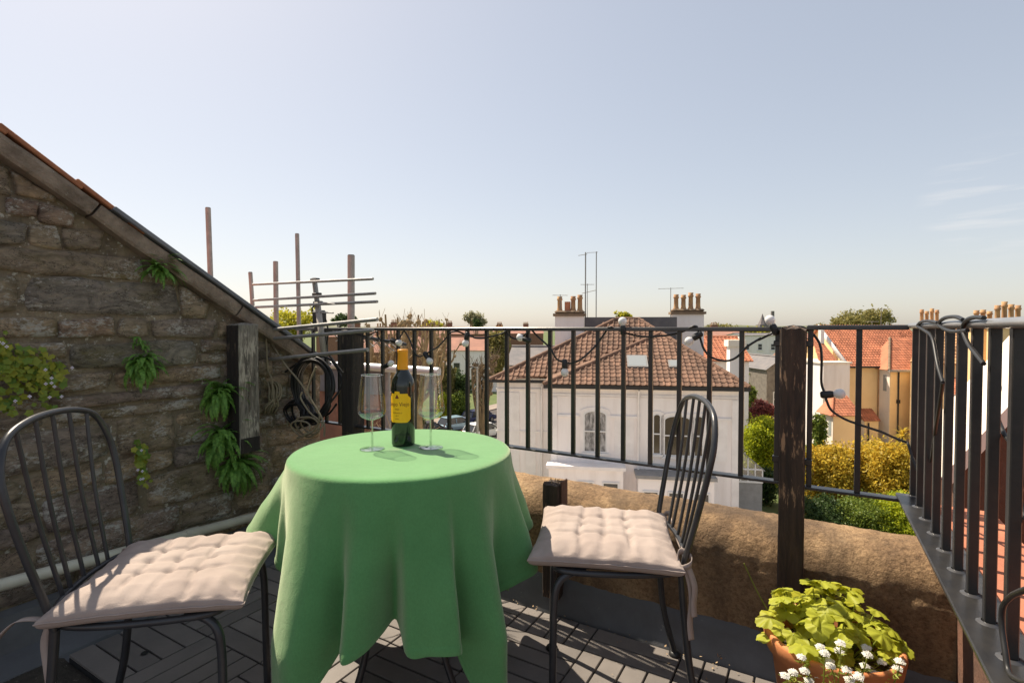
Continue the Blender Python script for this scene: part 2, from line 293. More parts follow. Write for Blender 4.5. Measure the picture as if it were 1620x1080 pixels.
thin_glass('glass_rim', (0.95, 0.97, 0.95), 0.35, 0.95)
thin_glass('greenhouse_glass', (0.75, 0.78, 0.74), 0.12, 0.8)
def simple(name, c, rough, metal=0.0, spec=0.5, coat=0.0):
    m, n, b = new_mat(name); b.inputs['Base Color'].default_value = (*c, 1); b.inputs['Roughness'].default_value = rough
    b.inputs['Metallic'].default_value = metal; b.inputs['Specular IOR Level'].default_value = spec; b.inputs['Coat Weight'].default_value = coat
    t = noise_tex(n, 3, 3, 0.5, coord(n)); mr = n.nodes.new('ShaderNodeMapRange'); mr.inputs[3].default_value = rough * 0.8; mr.inputs[4].default_value = min(1, rough * 1.25)
    n.links.new(t.outputs[0], mr.inputs[0]); n.links.new(mr.outputs[0], b.inputs['Roughness'])
simple('bottle_glass', (0.006, 0.010, 0.006), 0.06, spec=0.6, coat=0.3)
simple('pane', (0.035, 0.037, 0.038), 0.06, spec=0.6)
simple('pane_pale', (0.30, 0.32, 0.32), 0.10, spec=0.8)
simple('pane_brown', (0.09, 0.07, 0.045), 0.08, spec=0.5)
simple('bulb_white', (0.72, 0.70, 0.68), 0.18, spec=0.5, coat=0.4)
m_, n_, b_ = new_mat('glass_solid'); b_.inputs['Transmission Weight'].default_value = 1.0; b_.inputs['Roughness'].default_value = 0.0; b_.inputs['IOR'].default_value = 1.5; b_.inputs['Base Color'].default_value = (0.97, 0.99, 0.97, 1)
simple('zinc', (0.62, 0.62, 0.62), 0.35, metal=0.3)

# ------------------------------------------------------------------ objects
def tag(o, label=None, cat=None, group=None, kind=None):
    if label: o['label'] = label
    if cat: o['category'] = cat
    if group: o['group'] = group
    if kind: o['kind'] = kind
    return o
def empty(name, loc=(0, 0, 0), rz=0.0, parent=None, **k):
    o = bpy.data.objects.new(name, None); COL.objects.link(o); o.empty_display_size = 0.1
    o.location = loc; o.rotation_euler = (0, 0, rz); o.parent = parent
    return tag(o, **k)
def link(name, me, mat=None, parent=None, loc=(0, 0, 0), rot=(0, 0, 0), **k):
    if mat is not None and not me.materials: me.materials.append(MATS[mat])
    o = bpy.data.objects.new(name, me); COL.objects.link(o); o.parent = parent
    o.location = loc; o.rotation_euler = rot
    return tag(o, **k)
def smooth_path(pts, n=6):
    P = [Vector(p) for p in pts]
    if len(P) < 3: return P
    out = []
    for i in range(len(P) - 1):
        p0 = P[max(i - 1, 0)]; p1 = P[i]; p2 = P[i + 1]; p3 = P[min(i + 2, len(P) - 1)]
        for k in range(n):
            t = k / n
            out.append(0.5 * ((2 * p1) + (p2 - p0) * t + (2 * p0 - 5 * p1 + 4 * p2 - p3) * t * t + (3 * p1 - p0 - 3 * p2 + p3) * t ** 3))
    out.append(P[-1]); return out
class MB:
    def __init__(s): s.v = []; s.f = []; s.sm = []
    def add(s, vs, fs, smooth=False):
        o = len(s.v); s.v += [tuple(v) for v in vs]; s.f += [tuple(i + o for i in f) for f in fs]; s.sm += [smooth] * len(fs); return s
    def box(s, x0, x1, y0, y1, z0, z1, bev=0.0, M=None):
        if bev <= 0:
            vs = [(x0, y0, z0), (x1, y0, z0), (x1, y1, z0), (x0, y1, z0), (x0, y0, z1), (x1, y0, z1), (x1, y1, z1), (x0, y1, z1)]
            fs = [(0, 3, 2, 1), (4, 5, 6, 7), (0, 1, 5, 4), (1, 2, 6, 5), (2, 3, 7, 6), (3, 0, 4, 7)]
        else:
            b = min(bev, (x1 - x0) * .45, (y1 - y0) * .45, (z1 - z0) * .45); vs = []; fs = []
            bm = bmesh.new(); bmesh.ops.create_cube(bm, size=1)
            for v in bm.verts: v.co = Vector(((x0 + x1) / 2 + v.co.x * (x1 - x0), (y0 + y1) / 2 + v.co.y * (y1 - y0), (z0 + z1) / 2 + v.co.z * (z1 - z0)))
            bmesh.ops.bevel(bm, geom=list(bm.edges), offset=b, segments=1, affect='EDGES')
            bm.verts.index_update(); vs = [v.co.copy() for v in bm.verts]; fs = [[v.index for v in f.verts] for f in bm.faces]; bm.free()
        if M is not None: vs = [M @ Vector(v) for v in vs]
        return s.add(vs, fs)
    def tube(s, pts, r, sides=8, cap=True, rs=None, smooth=True):
        P = [Vector(p) for p in pts]; n = len(P)
        if n < 2: return s
        tang = [(P[min(i + 1, n - 1)] - P[max(i - 1, 0)]).normalized() for i in range(n)]
        up = Vector((0, 0, 1)) if abs(tang[0].z) < 0.9 else Vector((1, 0, 0))
        nx = tang[0].cross(up).normalized(); vs = []; fs = []
        for i in range(n):
            t = tang[i]; nx = (nx - t * nx.dot(t)); nx = nx.normalized() if nx.length > 1e-6 else t.orthogonal().normalized(); ny = t.cross(nx)
            rr = rs[i] if rs else r
            for k in range(sides):
                a = 2 * math.pi * k / sides; vs.append(P[i] + (nx * math.cos(a) + ny * math.sin(a)) * rr)
        for i in range(n - 1):
            for k in range(sides):
                k2 = (k + 1) % sides; fs.append((i * sides + k, i * sides + k2, (i + 1) * sides + k2, (i + 1) * sides + k))
        s.add(vs, fs, smooth)
        if cap: s.add(vs[:sides], [tuple(range(sides))[::-1]]); s.add(vs[-sides:], [tuple(range(sides))])
        return s
    def ribbon(s, pts, wid, thick, side):
        """flat strip along pts, wide along the direction side"""
        P = [Vector(p) for p in pts]; S = Vector(side).normalized(); vs = []; fs = []; n = len(P)
        for i in range(n):
            t = (P[min(i + 1, n - 1)] - P[max(i - 1, 0)]).normalized(); nn = t.cross(S).normalized() * thick / 2; ss = S * wid / 2
            vs += [P[i] - ss - nn, P[i] + ss - nn, P[i] + ss + nn, P[i] - ss + nn]
        for i in range(n - 1):
            for k in range(4): fs.append((i * 4 + k, i * 4 + (k + 1) % 4, i * 4 + 4 + (k + 1) % 4, i * 4 + 4 + k))
        fs += [(3, 2, 1, 0), tuple(range(4 * n - 4, 4 * n))]
        return s.add(vs, fs, True)
    def lathe(s, prof, n=24, c=(0, 0, 0), smooth=True, closed=False):
        vs = []; fs = []; m = len(prof)
        for r, z in prof:
            for k in range(n):
                a = 2 * math.pi * k / n; vs.append((c[0] + r * math.cos(a), c[1] + r * math.sin(a), c[2] + z))
        for i in range(m - 1):
            for k in range(n):
                k2 = (k + 1) % n; fs.append((i * n + k, i * n + k2, (i + 1) * n + k2, (i + 1) * n + k))
        s.add(vs, fs, smooth)
        if closed: s.add(vs[:n], [tuple(range(n))[::-1]]); s.add(vs[-n:], [tuple(range(n))])
        return s
    def ball(s, c, r, n=10, sz=1.0):
        pr = [(max(1e-4, r * math.sin(math.pi * i / n)), -r * sz * math.cos(math.pi * i / n)) for i in range(n + 1)]
        return s.lathe(pr, n + 2, c)
    def prism(s, poly, y0, y1, M=None):
        """poly in x, z pushed from y0 to y1"""
        n = len(poly); vs = [(p[0], y0, p[1]) for p in poly] + [(p[0], y1, p[1]) for p in poly]
        fs = [tuple(range(n)), tuple(range(2 * n - 1, n - 1, -1))] + [(i, i + n, (i + 1) % n + n, (i + 1) % n) for i in range(n)]
        if M is not None: vs = [M @ Vector(v) for v in vs]
        return s.add(vs, fs)
    def mesh(s, name):
        me = bpy.data.meshes.new(name); me.from_pydata(s.v, [], s.f)
        me.polygons.foreach_set('use_smooth', s.sm); me.update()
        bm = bmesh.new(); bm.from_mesh(me); bmesh.ops.recalc_face_normals(bm, faces=list(bm.faces)); bm.to_mesh(me); bm.free()
        return me
    def build(s, name, mat, parent=None, loc=(0, 0, 0), rot=(0, 0, 0), **k):
        return link(name, s.mesh(name), mat, parent, loc, rot, **k)
def fnoise(x, y, z, s=1.0): return mnoise.noise(Vector((x * s, y * s, z * s)))
# ================================================================== the terrace: floor, deck, walls
A_WALL, A_RIGHT, B_RAIL = -2.38, 0.244, 1.83
fl = MB().box(-2.42, 0.40, -1.2, 1.87, -0.12, -0.034)
fl.build('terrace_floor', 'lead', loc=T(0, 0), rot=(0, 0, TH), kind='structure', label='grey lead sheet covering the roof terrace under the deck tiles')
# debris left of the deck
g = MB(); NX, NY = 24, 44; vs = []; fs = []
for j in range(NY + 1):
    for i in range(NX + 1):
        x = -2.24 + i * (0.44 / NX); y = -0.6 + j * (1.36 / NY)
        e = min(i, NX - i, j, NY - j) / 4.0
        z = -0.030 + min(1, e) * (0.010 + 0.016 * abs(fnoise(x, y, 0.3, 18)) + 0.008 * fnoise(x, y, 2, 60)) - (0.01 if e < 0.2 else 0)
        vs.append((x, y, z))
for j in range(NY):
    for i in range(NX):
        a = j * (NX + 1) + i; fs.append((a, a + 1, a + NX + 2, a + NX + 1))
tag(g.add(vs, fs, True).build('grit', 'floor_dirt', loc=T(0, 0), rot=(0, 0, TH)), 'dark crumbled mortar grit on the floor beside the deck', 'grit', kind='stuff')

# lead dressed up the gable wall and along the parapet
up = MB()
up.add([(-2.392, -0.8, 0.135), (-2.392, 1.86, 0.135), (-2.368, 1.86, 0.120), (-2.368, -0.8, 0.120), (-2.338, 1.86, 0.004), (-2.338, -0.8, 0.004), (-2.225, 1.86, -0.022), (-2.225, -0.8, -0.022), (-2.22, 1.86, -0.036), (-2.22, -0.8, -0.036)],
       [(0, 1, 2, 3), (3, 2, 4, 5), (5, 4, 6, 7), (7, 6, 8, 9)])
leadw = up.build('lead_flashing', 'lead', loc=T(0, 0), rot=(0, 0, TH)); tag(leadw, 'grey lead flashing sloping along the foot of the stone gable wall', 'flashing')
up = MB(); vs = []; fs = []; n = 40
for i in range(n + 1):
    a = -2.34 + i * (2.695 / n)
    for b, z in ((1.853, 0.125), (1.842, 0.112), (1.832, 0.085), (1.815, 0.015), (1.803, -0.004), (1.797, -0.036)):
        vs.append((a, b + 0.004 * fnoise(a, b, 1, 6), z + 0.006 * fnoise(a, b, 4, 7)))
for i in range(n):
    for k in range(5): fs.append((i * 6 + k, i * 6 + k + 1, i * 6 + 7 + k, i * 6 + 6 + k))
up.add(vs, fs, True); leadp = up.build('lead_flashing', 'lead', loc=T(0, 0), rot=(0, 0, TH)); tag(leadp, 'dark grey lead flashing between the deck and the sandy parapet', 'flashing')

# deck of click tiles, four slats each, laid parquet-wise; the far row is cut in half
deck = empty('deck_floor', T(-2.17, 0.74), TH, kind='structure', label='dark grey composite deck tiles laid in alternating directions')
TS = 0.30
def slat_mesh(l, wd): return MB().box(-l / 2, l / 2, -wd / 2, wd / 2, -0.012, 0.0, 0.0018).mesh('slat')
sl_full = slat_mesh(0.296, 0.0685); sl_half = slat_mesh(0.146, 0.0685)
base_me = MB().box(-0.147, 0.147, -0.147, 0.147, -0.031, -0.0125).mesh('deck_tile'); base_half = MB().box(-0.147, 0.147, -0.073, 0.073, -0.031, -0.0125).mesh('deck_tile')
for k in range(8):
    for j in range(-2, 4):
        if j < 0 and k < 2: continue
        half = j == 3; along_a = (k + j) % 2 == 0
        cx, cy = (k + .5) * TS, (j + (.25 if half else .5)) * TS
        t = link('deck_tile', base_half if half else base_me, 'deck_base', deck, (cx + rnd.uniform(-.001, .001), cy, -0.002 + rnd.uniform(-.0012, .0012)))
        for s in range(4):
            o = (s - 1.5) * 0.0748
            if along_a:
                if half and s > 1: continue
                link('slat', sl_full, 'deck', t, (0, (s - .5) * 0.0748 if half else o, rnd.uniform(-.0006, .0006)))
            else:
                link('slat', sl_half if half else sl_full, 'deck', t, (o, 0, rnd.uniform(-.0006, .0006)), (0, 0, math.pi / 2))
# screw-hole dimple and a dead leaf on the deck
hole = MB().lathe([(0.0001, 0.001), (0.009, 0.0012), (0.012, 0.0004)], 14)
p = on_a(229, 1032, -2.0); d = ray(229, 1032); q = Vector((0, 0, CAM_Z)) + d * ((0.0 - CAM_Z) / d.z)
tag(hole.build('screw_plug', 'black_plastic', loc=(q.x, q.y, 0.0)), 'small black plug in the deck slat under the left chair', 'plug')

# ------------------------------------------------------------------ sandy parapet under the front railing
prof = [(1.847, -0.9), (1.847, 0.1), (1.849, 0.308), (1.854, 0.353), (1.87, 0.393), (1.897, 0.42), (1.937, 0.438), (1.992, 0.446), (2.052, 0.442), (2.102, 0.428), (2.137, 0.403), (2.157, 0.363), (2.162, 0.268), (2.162, -6.0)]
fine = []
for i in range(len(prof) - 1):
    (b0, z0), (b1, z1) = prof[i], prof[i + 1]; m = 6 if i in (1, 2) else (2 if 2 < i < 12 else 1)
    for k in range(m): fine.append((b0 + (b1 - b0) * k / m, z0 + (z1 - z0) * k / m))
fine.append(prof[-1])
pw = MB(); n = 300; m = len(fine); vs = []; fs = []
for i in range(n + 1):
    a = -2.37 + i * (2.745 / n)
    for b, z in fine:
        d = 0.005 * fnoise(a, b, z, 4) + 0.004 * fnoise(a, b, z, 19) + 0.003 * fnoise(a, b, z, 50)
        dz = 0.006 * fnoise(a, 3, 0, 2.3) + 0.003 * fnoise(a, 9, 0, 9)
        vs.append((a, b + (d if z < 0.40 else 0), z + (d + dz if z > 0.31 else 0)))
for i in range(n):
    for k in range(m - 1): fs.append((i * m + k, i * m + k + 1, (i + 1) * m + k + 1, (i + 1) * m + k))
pw.add(vs, fs, True); o = len(pw.v)
pw.add([vs[k] for k in range(m)], [tuple(range(m))]); pw.add([vs[n * m + k] for k in range(m)], [tuple(range(m))[::-1]])
tag(pw.build('parapet_wall', 'render_sand', loc=T(0, 0), rot=(0, 0, TH)), 'low sandy rendered parapet with a rounded top below the front railing', 'wall')

# ------------------------------------------------------------------ red wall under the right railing and the brown gable outside it
rw = MB().box(0.356, 0.42, -1.0, 1.843, -1.5, 0.556)
rwall = rw.build('red_wall', 'peeling_red_shaded', loc=T(0, 0), rot=(0, 0, TH)); tag(rwall, 'wall with peeling terracotta paint, shade and sun patches in its colour, under the right hand railing', 'wall')
MB().box(0.289, 0.425, -1.0, 1.835, 0.5585, 0.612, 0.006).build('ledge', 'red_render', rwall)
gw = empty('brick_gable', T(0.40, 2.12), TH, label='dark brown brick gable with pale sloping edge outside the right railing', cat='wall')
# terrace face: shade put into its brown; the rising edge is paled as sunlit
gp = [(0.0, -9.4), (2.2, -9.4), (2.2, 1.62), (0.64, 1.62), (0.0, 0.635)]
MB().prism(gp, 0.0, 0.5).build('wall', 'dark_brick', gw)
for (x0, z0), (x1, z1) in (((-0.015, 0.61), (0.645, 1.625)), ((0.645, 1.625), (2.2, 1.625))):
    d = Vector((x1 - x0, 0, z1 - z0)); L = d.length; M = Matrix.Translation((x0, 0, z0)) @ Matrix.Rotation(-math.atan2(d.z, d.x), 4, 'Y')
    MB().box(0.0, L, -0.03, 0.53, 0.003, 0.035, M=M).build('verge_edge', 'cream_white', gw)
rs_ = empty('red_roof_slope', T(0.43, 0.95, 0.20), TH, label='terracotta red slope between the right railing and the brown gable', cat='roof')
MB().add([(0.0, 0, 0.0), (0.0, 1.16, 0.0), (1.1, 1.16, 0.62), (1.1, 0, 0.62), (0.0, 0, -0.2), (0.0, 1.16, -0.2), (1.1, 1.16, -0.2), (1.1, 0, -0.2)],
         [(0, 1, 2, 3), (0, 3, 7, 4), (1, 5, 6, 2), (0, 4, 5, 1), (3, 2, 6, 7), (4, 7, 6, 5)]).build('slope', 'red_render', rs_)

# ------------------------------------------------------------------ stone gable wall on the left
def zc(b): return 1.787 - 0.643 * (b - 0.640)        # top of the coping
WALL_END = 1.975
gable = empty('stone_gable_wall', T(A_WALL, 0.7), TH, label='old rubble stone gable wall with sloping coping and plants in its joints', cat='wall')
W0 = 0.7                                              # local y = b - W0, local x = a - A_WALL (face at x = 0, terrace side +x)
bodyp = [(-1.4 - W0, -0.2), (WALL_END - W0, -0.2), (WALL_END - W0, zc(WALL_END) - 0.10), (-1.4 - W0, zc(-1.4) - 0.10)]
NB, NZ = 90, 60; vs = []; fs = []
for i in range(NB + 1):
    y = -1.4 - W0 + (WALL_END + 1.4) * i / NB; zt = zc(y + W0) - 0.09
    for j in range(NZ + 1):
        z = -0.2 + (zt + 0.2) * j / NZ
        vs.append((-0.018 + 0.012 * fnoise(0, y, z, 9) + 0.006 * fnoise(3, y, z, 30), y, z))
for i in range(NB):
    for j in range(NZ):
        a = i * (NZ + 1) + j; fs.append((a, a + NZ + 1, a + NZ + 2, a + 1))
body = MB().add(vs, fs, True)
body.add([(-0.45, p[0], p[1]) for p in bodyp] + [(-0.03, p[0], p[1]) for p in bodyp], [(0, 1, 2, 3), (0, 4, 5, 1), (1, 5, 6, 2), (2, 6, 7, 3), (3, 7, 4, 0)])
body.build('mortar_core', 'mortar', gable)
def stone(c, depth, seed):
    """c: four (y, z) corners, lower left first; a rough block standing depth proud of the mortar"""
    US, VS = (0, .022, .10, .30, .5, .70, .90, .978, 1), (0, .055, .24, .5, .76, .945, 1); nu, nv = 8, 6; vs = []; fs = []
    def P(u, v):
        y = (c[0][0] * (1 - u) + c[1][0] * u) * (1 - v) + (c[3][0] * (1 - u) + c[2][0] * u) * v
        z = (c[0][1] * (1 - u) + c[1][1] * u) * (1 - v) + (c[3][1] * (1 - u) + c[2][1] * u) * v
        return y, z
    cy = sum(p[0] for p in c) / 4; cz_ = sum(p[1] for p in c) / 4
    for j in range(nv + 1):
        for i in range(nu + 1):
            u, v = US[i], VS[j]; y, z = P(u, v)
            du = min(u, 1 - u) * 2; dv = min(v, 1 - v) * 2
            corner = max(0, 1 - du * 2.4) * max(0, 1 - dv * 1.8)
            wob = 0.012 * fnoise(y, z, seed, 16)
            y += wob + (cy - y) * 0.05 * corner; z += 0.012 * fnoise(y, z, seed + 7, 11) + (cz_ - z) * 0.10 * corner
            ed = min(1, min(du * 4.0, dv * 2.6) + 0.22) ** 0.5 if 0 < i < nu and 0 < j < nv else 0.0
            x = -0.016 + depth * ed + 0.012 * fnoise(y, z * 2.5, seed, 9) * ed + 0.006 * fnoise(y, z * 2, seed, 32) * ed
            vs.append((x if ed > 0 else -0.035, y, z))
    for j in range(nv):
        for i in range(nu):
            a = j * (nu + 1) + i; fs.append((a, a + 1, a + nu + 2, a + nu + 1))
    b = MB().add([(v[0], v[1] - cy, v[2] - cz_) for v in vs], fs, True)
    return b.mesh('stone'), (0, cy, cz_)
z = -0.02; row = 0
while z < 2.75:
    hgt = rnd.choice((0.075, 0.09, 0.105, 0.12, 0.135, 0.155)); y = -1.2 - rnd.random() * 0.3
    while y < WALL_END:
        L = rnd.uniform(0.18, 0.60); g_ = 0.0045
        L = rnd.uniform(0.10, 0.16) if zc(y + L) - 0.104 < z + hgt else L; y1 = min(y + L, WALL_END); split = hgt > 0.11 and rnd.random() < 0.30
        segs = [(z, z + hgt * .5), (z + hgt * .5, z + hgt)] if split else [(z, z + hgt)]
        for za, zb in segs:
            lim0, lim1 = zc(y) - 0.104, zc(y1) - 0.104
            j = lambda s: rnd.uniform(-s, s)
            if za + 0.022 < lim1:
                c = [(y + g_ + j(.012), za + g_ * .6 + j(.009)), (y1 - g_ + j(.012), za + g_ * .6 + j(.009)), (y1 - g_ + j(.012), min(zb - g_ * .6 + j(.009), lim1)), (y + g_ + j(.012), min(zb - g_ * .6 + j(.009), lim0))]
                c = [(p[0] - W0, p[1]) for p in c]
                if y1 - y > 0.06:
                    me, lc = stone(c, rnd.uniform(0.004, 0.026), rnd.uniform(0, 50)); link('stone', me, 'stone', gable, lc)
        y = y1
    z += hgt; row += 1
# coping stones, clay verge tiles and the lead strip on top
sl = math.atan(0.643); M0 = lambda b: Matrix.Translation((0, b - W0, zc(b))) @ Matrix.Rotation(-sl, 4, 'X')
ends = [-1.0, -0.35, 0.26, 0.94, 1.50, 1.995]
for i in range(len(ends) - 1):
    L = (ends[i + 1] - ends[i]) / math.cos(sl); m = MB(); vs = []; fs = []; K = 14
    sec = [(-0.30, -0.086), (0.038, -0.086), (0.045, -0.076), (0.049, -0.042), (0.044, -0.028), (-0.30, -0.028)]
    for k in range(K + 1):
        for q, (x, zz) in enumerate(sec):
            yy = 0.004 + (L - 0.008) * k / K
            vs.append(M0(ends[i]) @ Vector((x + 0.005 * fnoise(x, yy + i * 9, zz, 12), yy, zz + 0.005 * fnoise(x, yy + i * 5, zz, 10))))
    for k in range(K):
        for q in range(6): fs.append((k * 6 + q, k * 6 + (q + 1) % 6, k * 6 + 6 + (q + 1) % 6, k * 6 + 6 + q))
    fs += [tuple(range(6)), tuple(range(K * 6, K * 6 + 6))]
    m.add(vs, fs).build('coping_stone', 'coping', gable)
b0 = -1.0
while b0 < 0.96:
    L = 0.245; b1 = b0 + L * math.cos(sl)
    MB().box(-0.30, 0.046 + rnd.uniform(-.006, .006), 0.0, L + 0.03, -0.022, -0.006, 0.003, M=M0(b0) @ Matrix.Rotation(R(-2.2), 4, 'X') @ Matrix.Translation((0, 0, 0.008))).build('verge_tile', 'clay', gable)
    b0 = b1
MB().box(-0.28, 0.060, 0.0, (2.0 - 0.97) / math.cos(sl), -0.022, -0.004, 0.003, M=M0(0.97)).build('lead_capping', 'lead_blue', gable)
# the roof slope behind the coping
MB().add([(-0.31, -1.7, zc(-1.0) - 0.03), (-0.31, 1.29, zc(1.99) - 0.03), (-4.5, 1.29, zc(1.99) - 0.03), (-4.5, -1.7, zc(-1.0) - 0.03), (-0.31, -1.7, zc(-1.0) - 0.2), (-0.31, 1.29, zc(1.99) - 0.2), (-4.5, 1.29, zc(1.99) - 0.2), (-4.5, -1.7, zc(-1.0) - 0.2)],
         [(0, 1, 2, 3), (7, 6, 5, 4), (0, 4, 5, 1), (1, 5, 6, 2), (2, 6, 7, 3), (3, 7, 4, 0)]).build('roof_slope', 'roof_red', gable)

# white overflow pipe along the foot of the wall
pa = on_a(-40, 936, -2.342); pb = on_a(405, 816, -2.342)
pth = [(pa[0] + 2.342, pa[1] - 0.7 + (pb[1] - pa[1]) * t, pa[2] + (pb[2] - pa[2]) * t) for t in (-0.4, 0.25, 0.5, 0.75, 1.0)]
pipe = empty('waste_pipe', T(-2.342, 0.7), TH, label='cream white plastic waste pipe running along the foot of the stone wall', cat='pipe')
MB().tube(pth, 0.021, 14).build('tube', 'white_pipe', pipe)
dv = (Vector(pth[-1]) - Vector(pth[0])).normalized()
for t in (0.30, 0.78):
    c = Vector(pth[0]).lerp(Vector(pth[-1]), t); MB().tube([c - dv * 0.028, c + dv * 0.028], 0.0245, 14).build('collar', 'white_pipe', pipe)
# ================================================================== posts and railings
def post(name, a0, a1, b0, b1, z0, z1, mat, label, top=0.012):
    e = empty(name, T((a0 + a1) / 2, (b0 + b1) / 2, z0), TH, label=label, cat='post')
    wx, wy, h = (a1 - a0) / 2, (b1 - b0) / 2, z1 - z0; K = 26; vs = []; fs = []
    sec = []
    for sx, sy in ((-1, -1), (1, -1), (1, 1), (-1, 1)): sec.append((sx, sy))
    ring = []
    for q in range(4):
        p, r_ = sec[q], sec[(q + 1) % 4]
        for k in range(6):
            t = 0.06 + 0.88 * k / 5; ring.append((p[0] + (r_[0] - p[0]) * t, p[1] + (r_[1] - p[1]) * t))
    m = len(ring)
    for i in range(K + 1):
        z = h * i / K
        for q, (x, y) in enumerate(ring):
            gr = 0.0022 * fnoise(x * 9, y * 9, z * 2.0 + a0) + 0.0012 * fnoise(q * 3.1, z * 30, a0)
            zz = z + (0.010 * fnoise(x * 5, y * 5, a0 + 2) if i == K else 0)
            vs.append((x * (wx + gr), y * (wy + gr), zz))
    for i in range(K):
        for q in range(m): fs.append((i * m + q, i * m + (q + 1) % m, (i + 1) * m + (q + 1) % m, (i + 1) * m + q))
    mb = MB().add(vs, fs, False)
    mb.add(vs[-m:] + [(0, 0, h + top)], [(q, (q + 1) % m, m) for q in range(m)]); mb.add(vs[:m], [tuple(range(m))[::-1]])
    mb.build('shaft', mat, e); return e
pr = post('wooden_post', -0.0865, -0.0165, 1.772, 1.852, 0.265, 1.100, 'post_wood', 'weathered dark timber post between two panels of the front railing')
for z in (0.43, 0.79):
    for s in (-1, 1): MB().box(s * 0.035 - 0.019, s * 0.035 + 0.019, -0.012, 0.012, z - 0.009, z + 0.009, 0.002).build('bolt', 'black_steel', pr)
MB().tube([(0.0, -0.045, 0.52), (0.0, -0.0385, 0.52)], 0.002, 6).build('nail', 'black_steel', pr)
pl = post('wooden_post', -2.008, -1.930, 1.780, 1.862, 0.56, 1.088, 'post_black', 'blackened timber post where the front railing nears the gable wall')
pa_ = on_a(385, 510, -2.53)
pm_ = post('wooden_post', -2.362, -2.277, 1.425, 1.527, 0.523, 1.117, 'post_grey', 'grey weathered timber post fixed to the stone wall beside the aerial')
MB().box(-0.0435, 0.0435, -0.055, -0.0525, 0.0, 0.592).build('unlit_face', 'post_black', pm_)  # black sheet on the camera side: lit and unlit faces put into the colours
MB().box(0.0432, 0.0470, -0.046, 0.046, 0.0, 0.068).build('black_foot', 'post_black', pm_)
stub = post('post_stub', -0.900, -0.832, 1.785, 1.860, 0.06, 0.500, 'post_wood', 'sawn off timber post stub against the parapet behind the right chair', 0.004)
for i in range(9):
    x, y = rnd.uniform(-.034, .034), rnd.uniform(-.02, .036)
    MB().tube([(x * .85, y * .85, 0.435), (x * .85 + rnd.uniform(-.004, .004), y * .85, 0.444 + rnd.uniform(0, .014))], 0.003, 5, rs=[0.0042, 0.001]).build('splinter', 'twig', stub)
MB().box(0.0355, 0.043, -0.025, 0.03, 0.33, 0.455, 0.002).build('rusty_strap', 'dark_brick', stub)

BS = 0.0073
def railing(name, label, pa, pb, bars, ztop, zbot, stiles=(), top=(0.036, 0.0145), bot=(0.036, 0.008), rounded=False, ends=True):
    """flat bar railing from pa to pb (a, b); bars: distances along it"""
    A = Vector(pa); B = Vector(pb); d = B - A; L = d.length; ang = TH + math.atan2(d.y, d.x)
    e = empty(name, T(pa[0], pa[1], zbot), ang, label=label, cat='railing'); h = ztop - zbot
    if rounded:
        sec = []
        for k in range(14):
            t = 2 * math.pi * k / 14; sec.append((top[0] / 2 * math.copysign(abs(math.cos(t)) ** .8, math.cos(t)), h - top[1] / 2 + top[1] / 2 * math.copysign(abs(math.sin(t)) ** .8, math.sin(t))))
        vs = [(x, y, z) for x in (-0.004, L + 0.004) for y, z in sec]
        MB().add(vs, [(k, (k + 1) % 14, 14 + (k + 1) % 14, 14 + k) for k in range(14)], True).add(vs[:14], [tuple(range(14))]).add(vs[14:], [tuple(range(14))]).build('top_rail', 'rail_sky_sheen', e)
    else:
        MB().box(-0.006, L + 0.006, -top[0] / 2, top[0] / 2, h - top[1], h, 0.0025).build('top_rail', 'rail_grey', e)
    MB().box(-0.006, L + 0.006, -bot[0] / 2, bot[0] / 2, 0, bot[1], 0.002).build('bottom_rail', 'black_steel', e)
    me = MB().box(-BS, BS, -BS, BS, bot[1] - 0.001, h - top[1] + 0.001, 0.0012).mesh('bar')
    for x in bars: link('bar', me, 'black_steel', e, (x, 0, 0), (0, 0, rnd.uniform(-.05, .05)))
    wl = MB().lathe([(0.0165, 0), (0.014, 0.0015), (0.010, 0.003)], 12).mesh('weld')
    if rounded:
        for x in bars: link('weld', wl, 'rail_grey', e, (x, 0, bot[1]))
    return e
pm('rail_sky_sheen', (0.15, 0.15, 0.155), (0.21, 0.205, 0.205), 16, 0.28, 0.12, 60, 0.002, spec=0.6, speck=((0.36, 0.34, 0.32), 70, 0.72))  # handrail grey lightened to carry the sky's reflection in its colour
pm('rail_grey', (0.03, 0.03, 0.033), (0.06, 0.058, 0.058), 16, 0.30, 0.12, 60, 0.002, spec=0.6, speck=((0.24, 0.22, 0.2), 70, 0.72))
bars = [2.58 - 0.1974 - 0.0979 * k for k in range(0, 25)]
bars = sorted(b for b in bars if abs(b - (2.58 - 1.969)) > 0.05 and b > 0.22) + [2.58 - 0.094]
r1 = railing('railing', 'long black steel railing panel left of the weathered timber post', (-2.37, 1.817), (-0.088, 1.817), [b - 0.21 for b in bars], 1.106, 0.617)
r2 = railing('railing', 'short black steel railing panel between the timber post and the corner', (-0.0105, 1.817), (0.226, 1.817), [0.005, 0.128], 1.111, 0.612)
r3 = railing('railing', 'black steel railing running towards the camera on the right', (0.248, 1.821), (0.248, 0.10), [0.010 + 0.1037 * x for x in range(17) if x < 16.5], 1.1165, 0.6235, top=(0.040, 0.0162), bot=(0.075, 0.009), rounded=True)

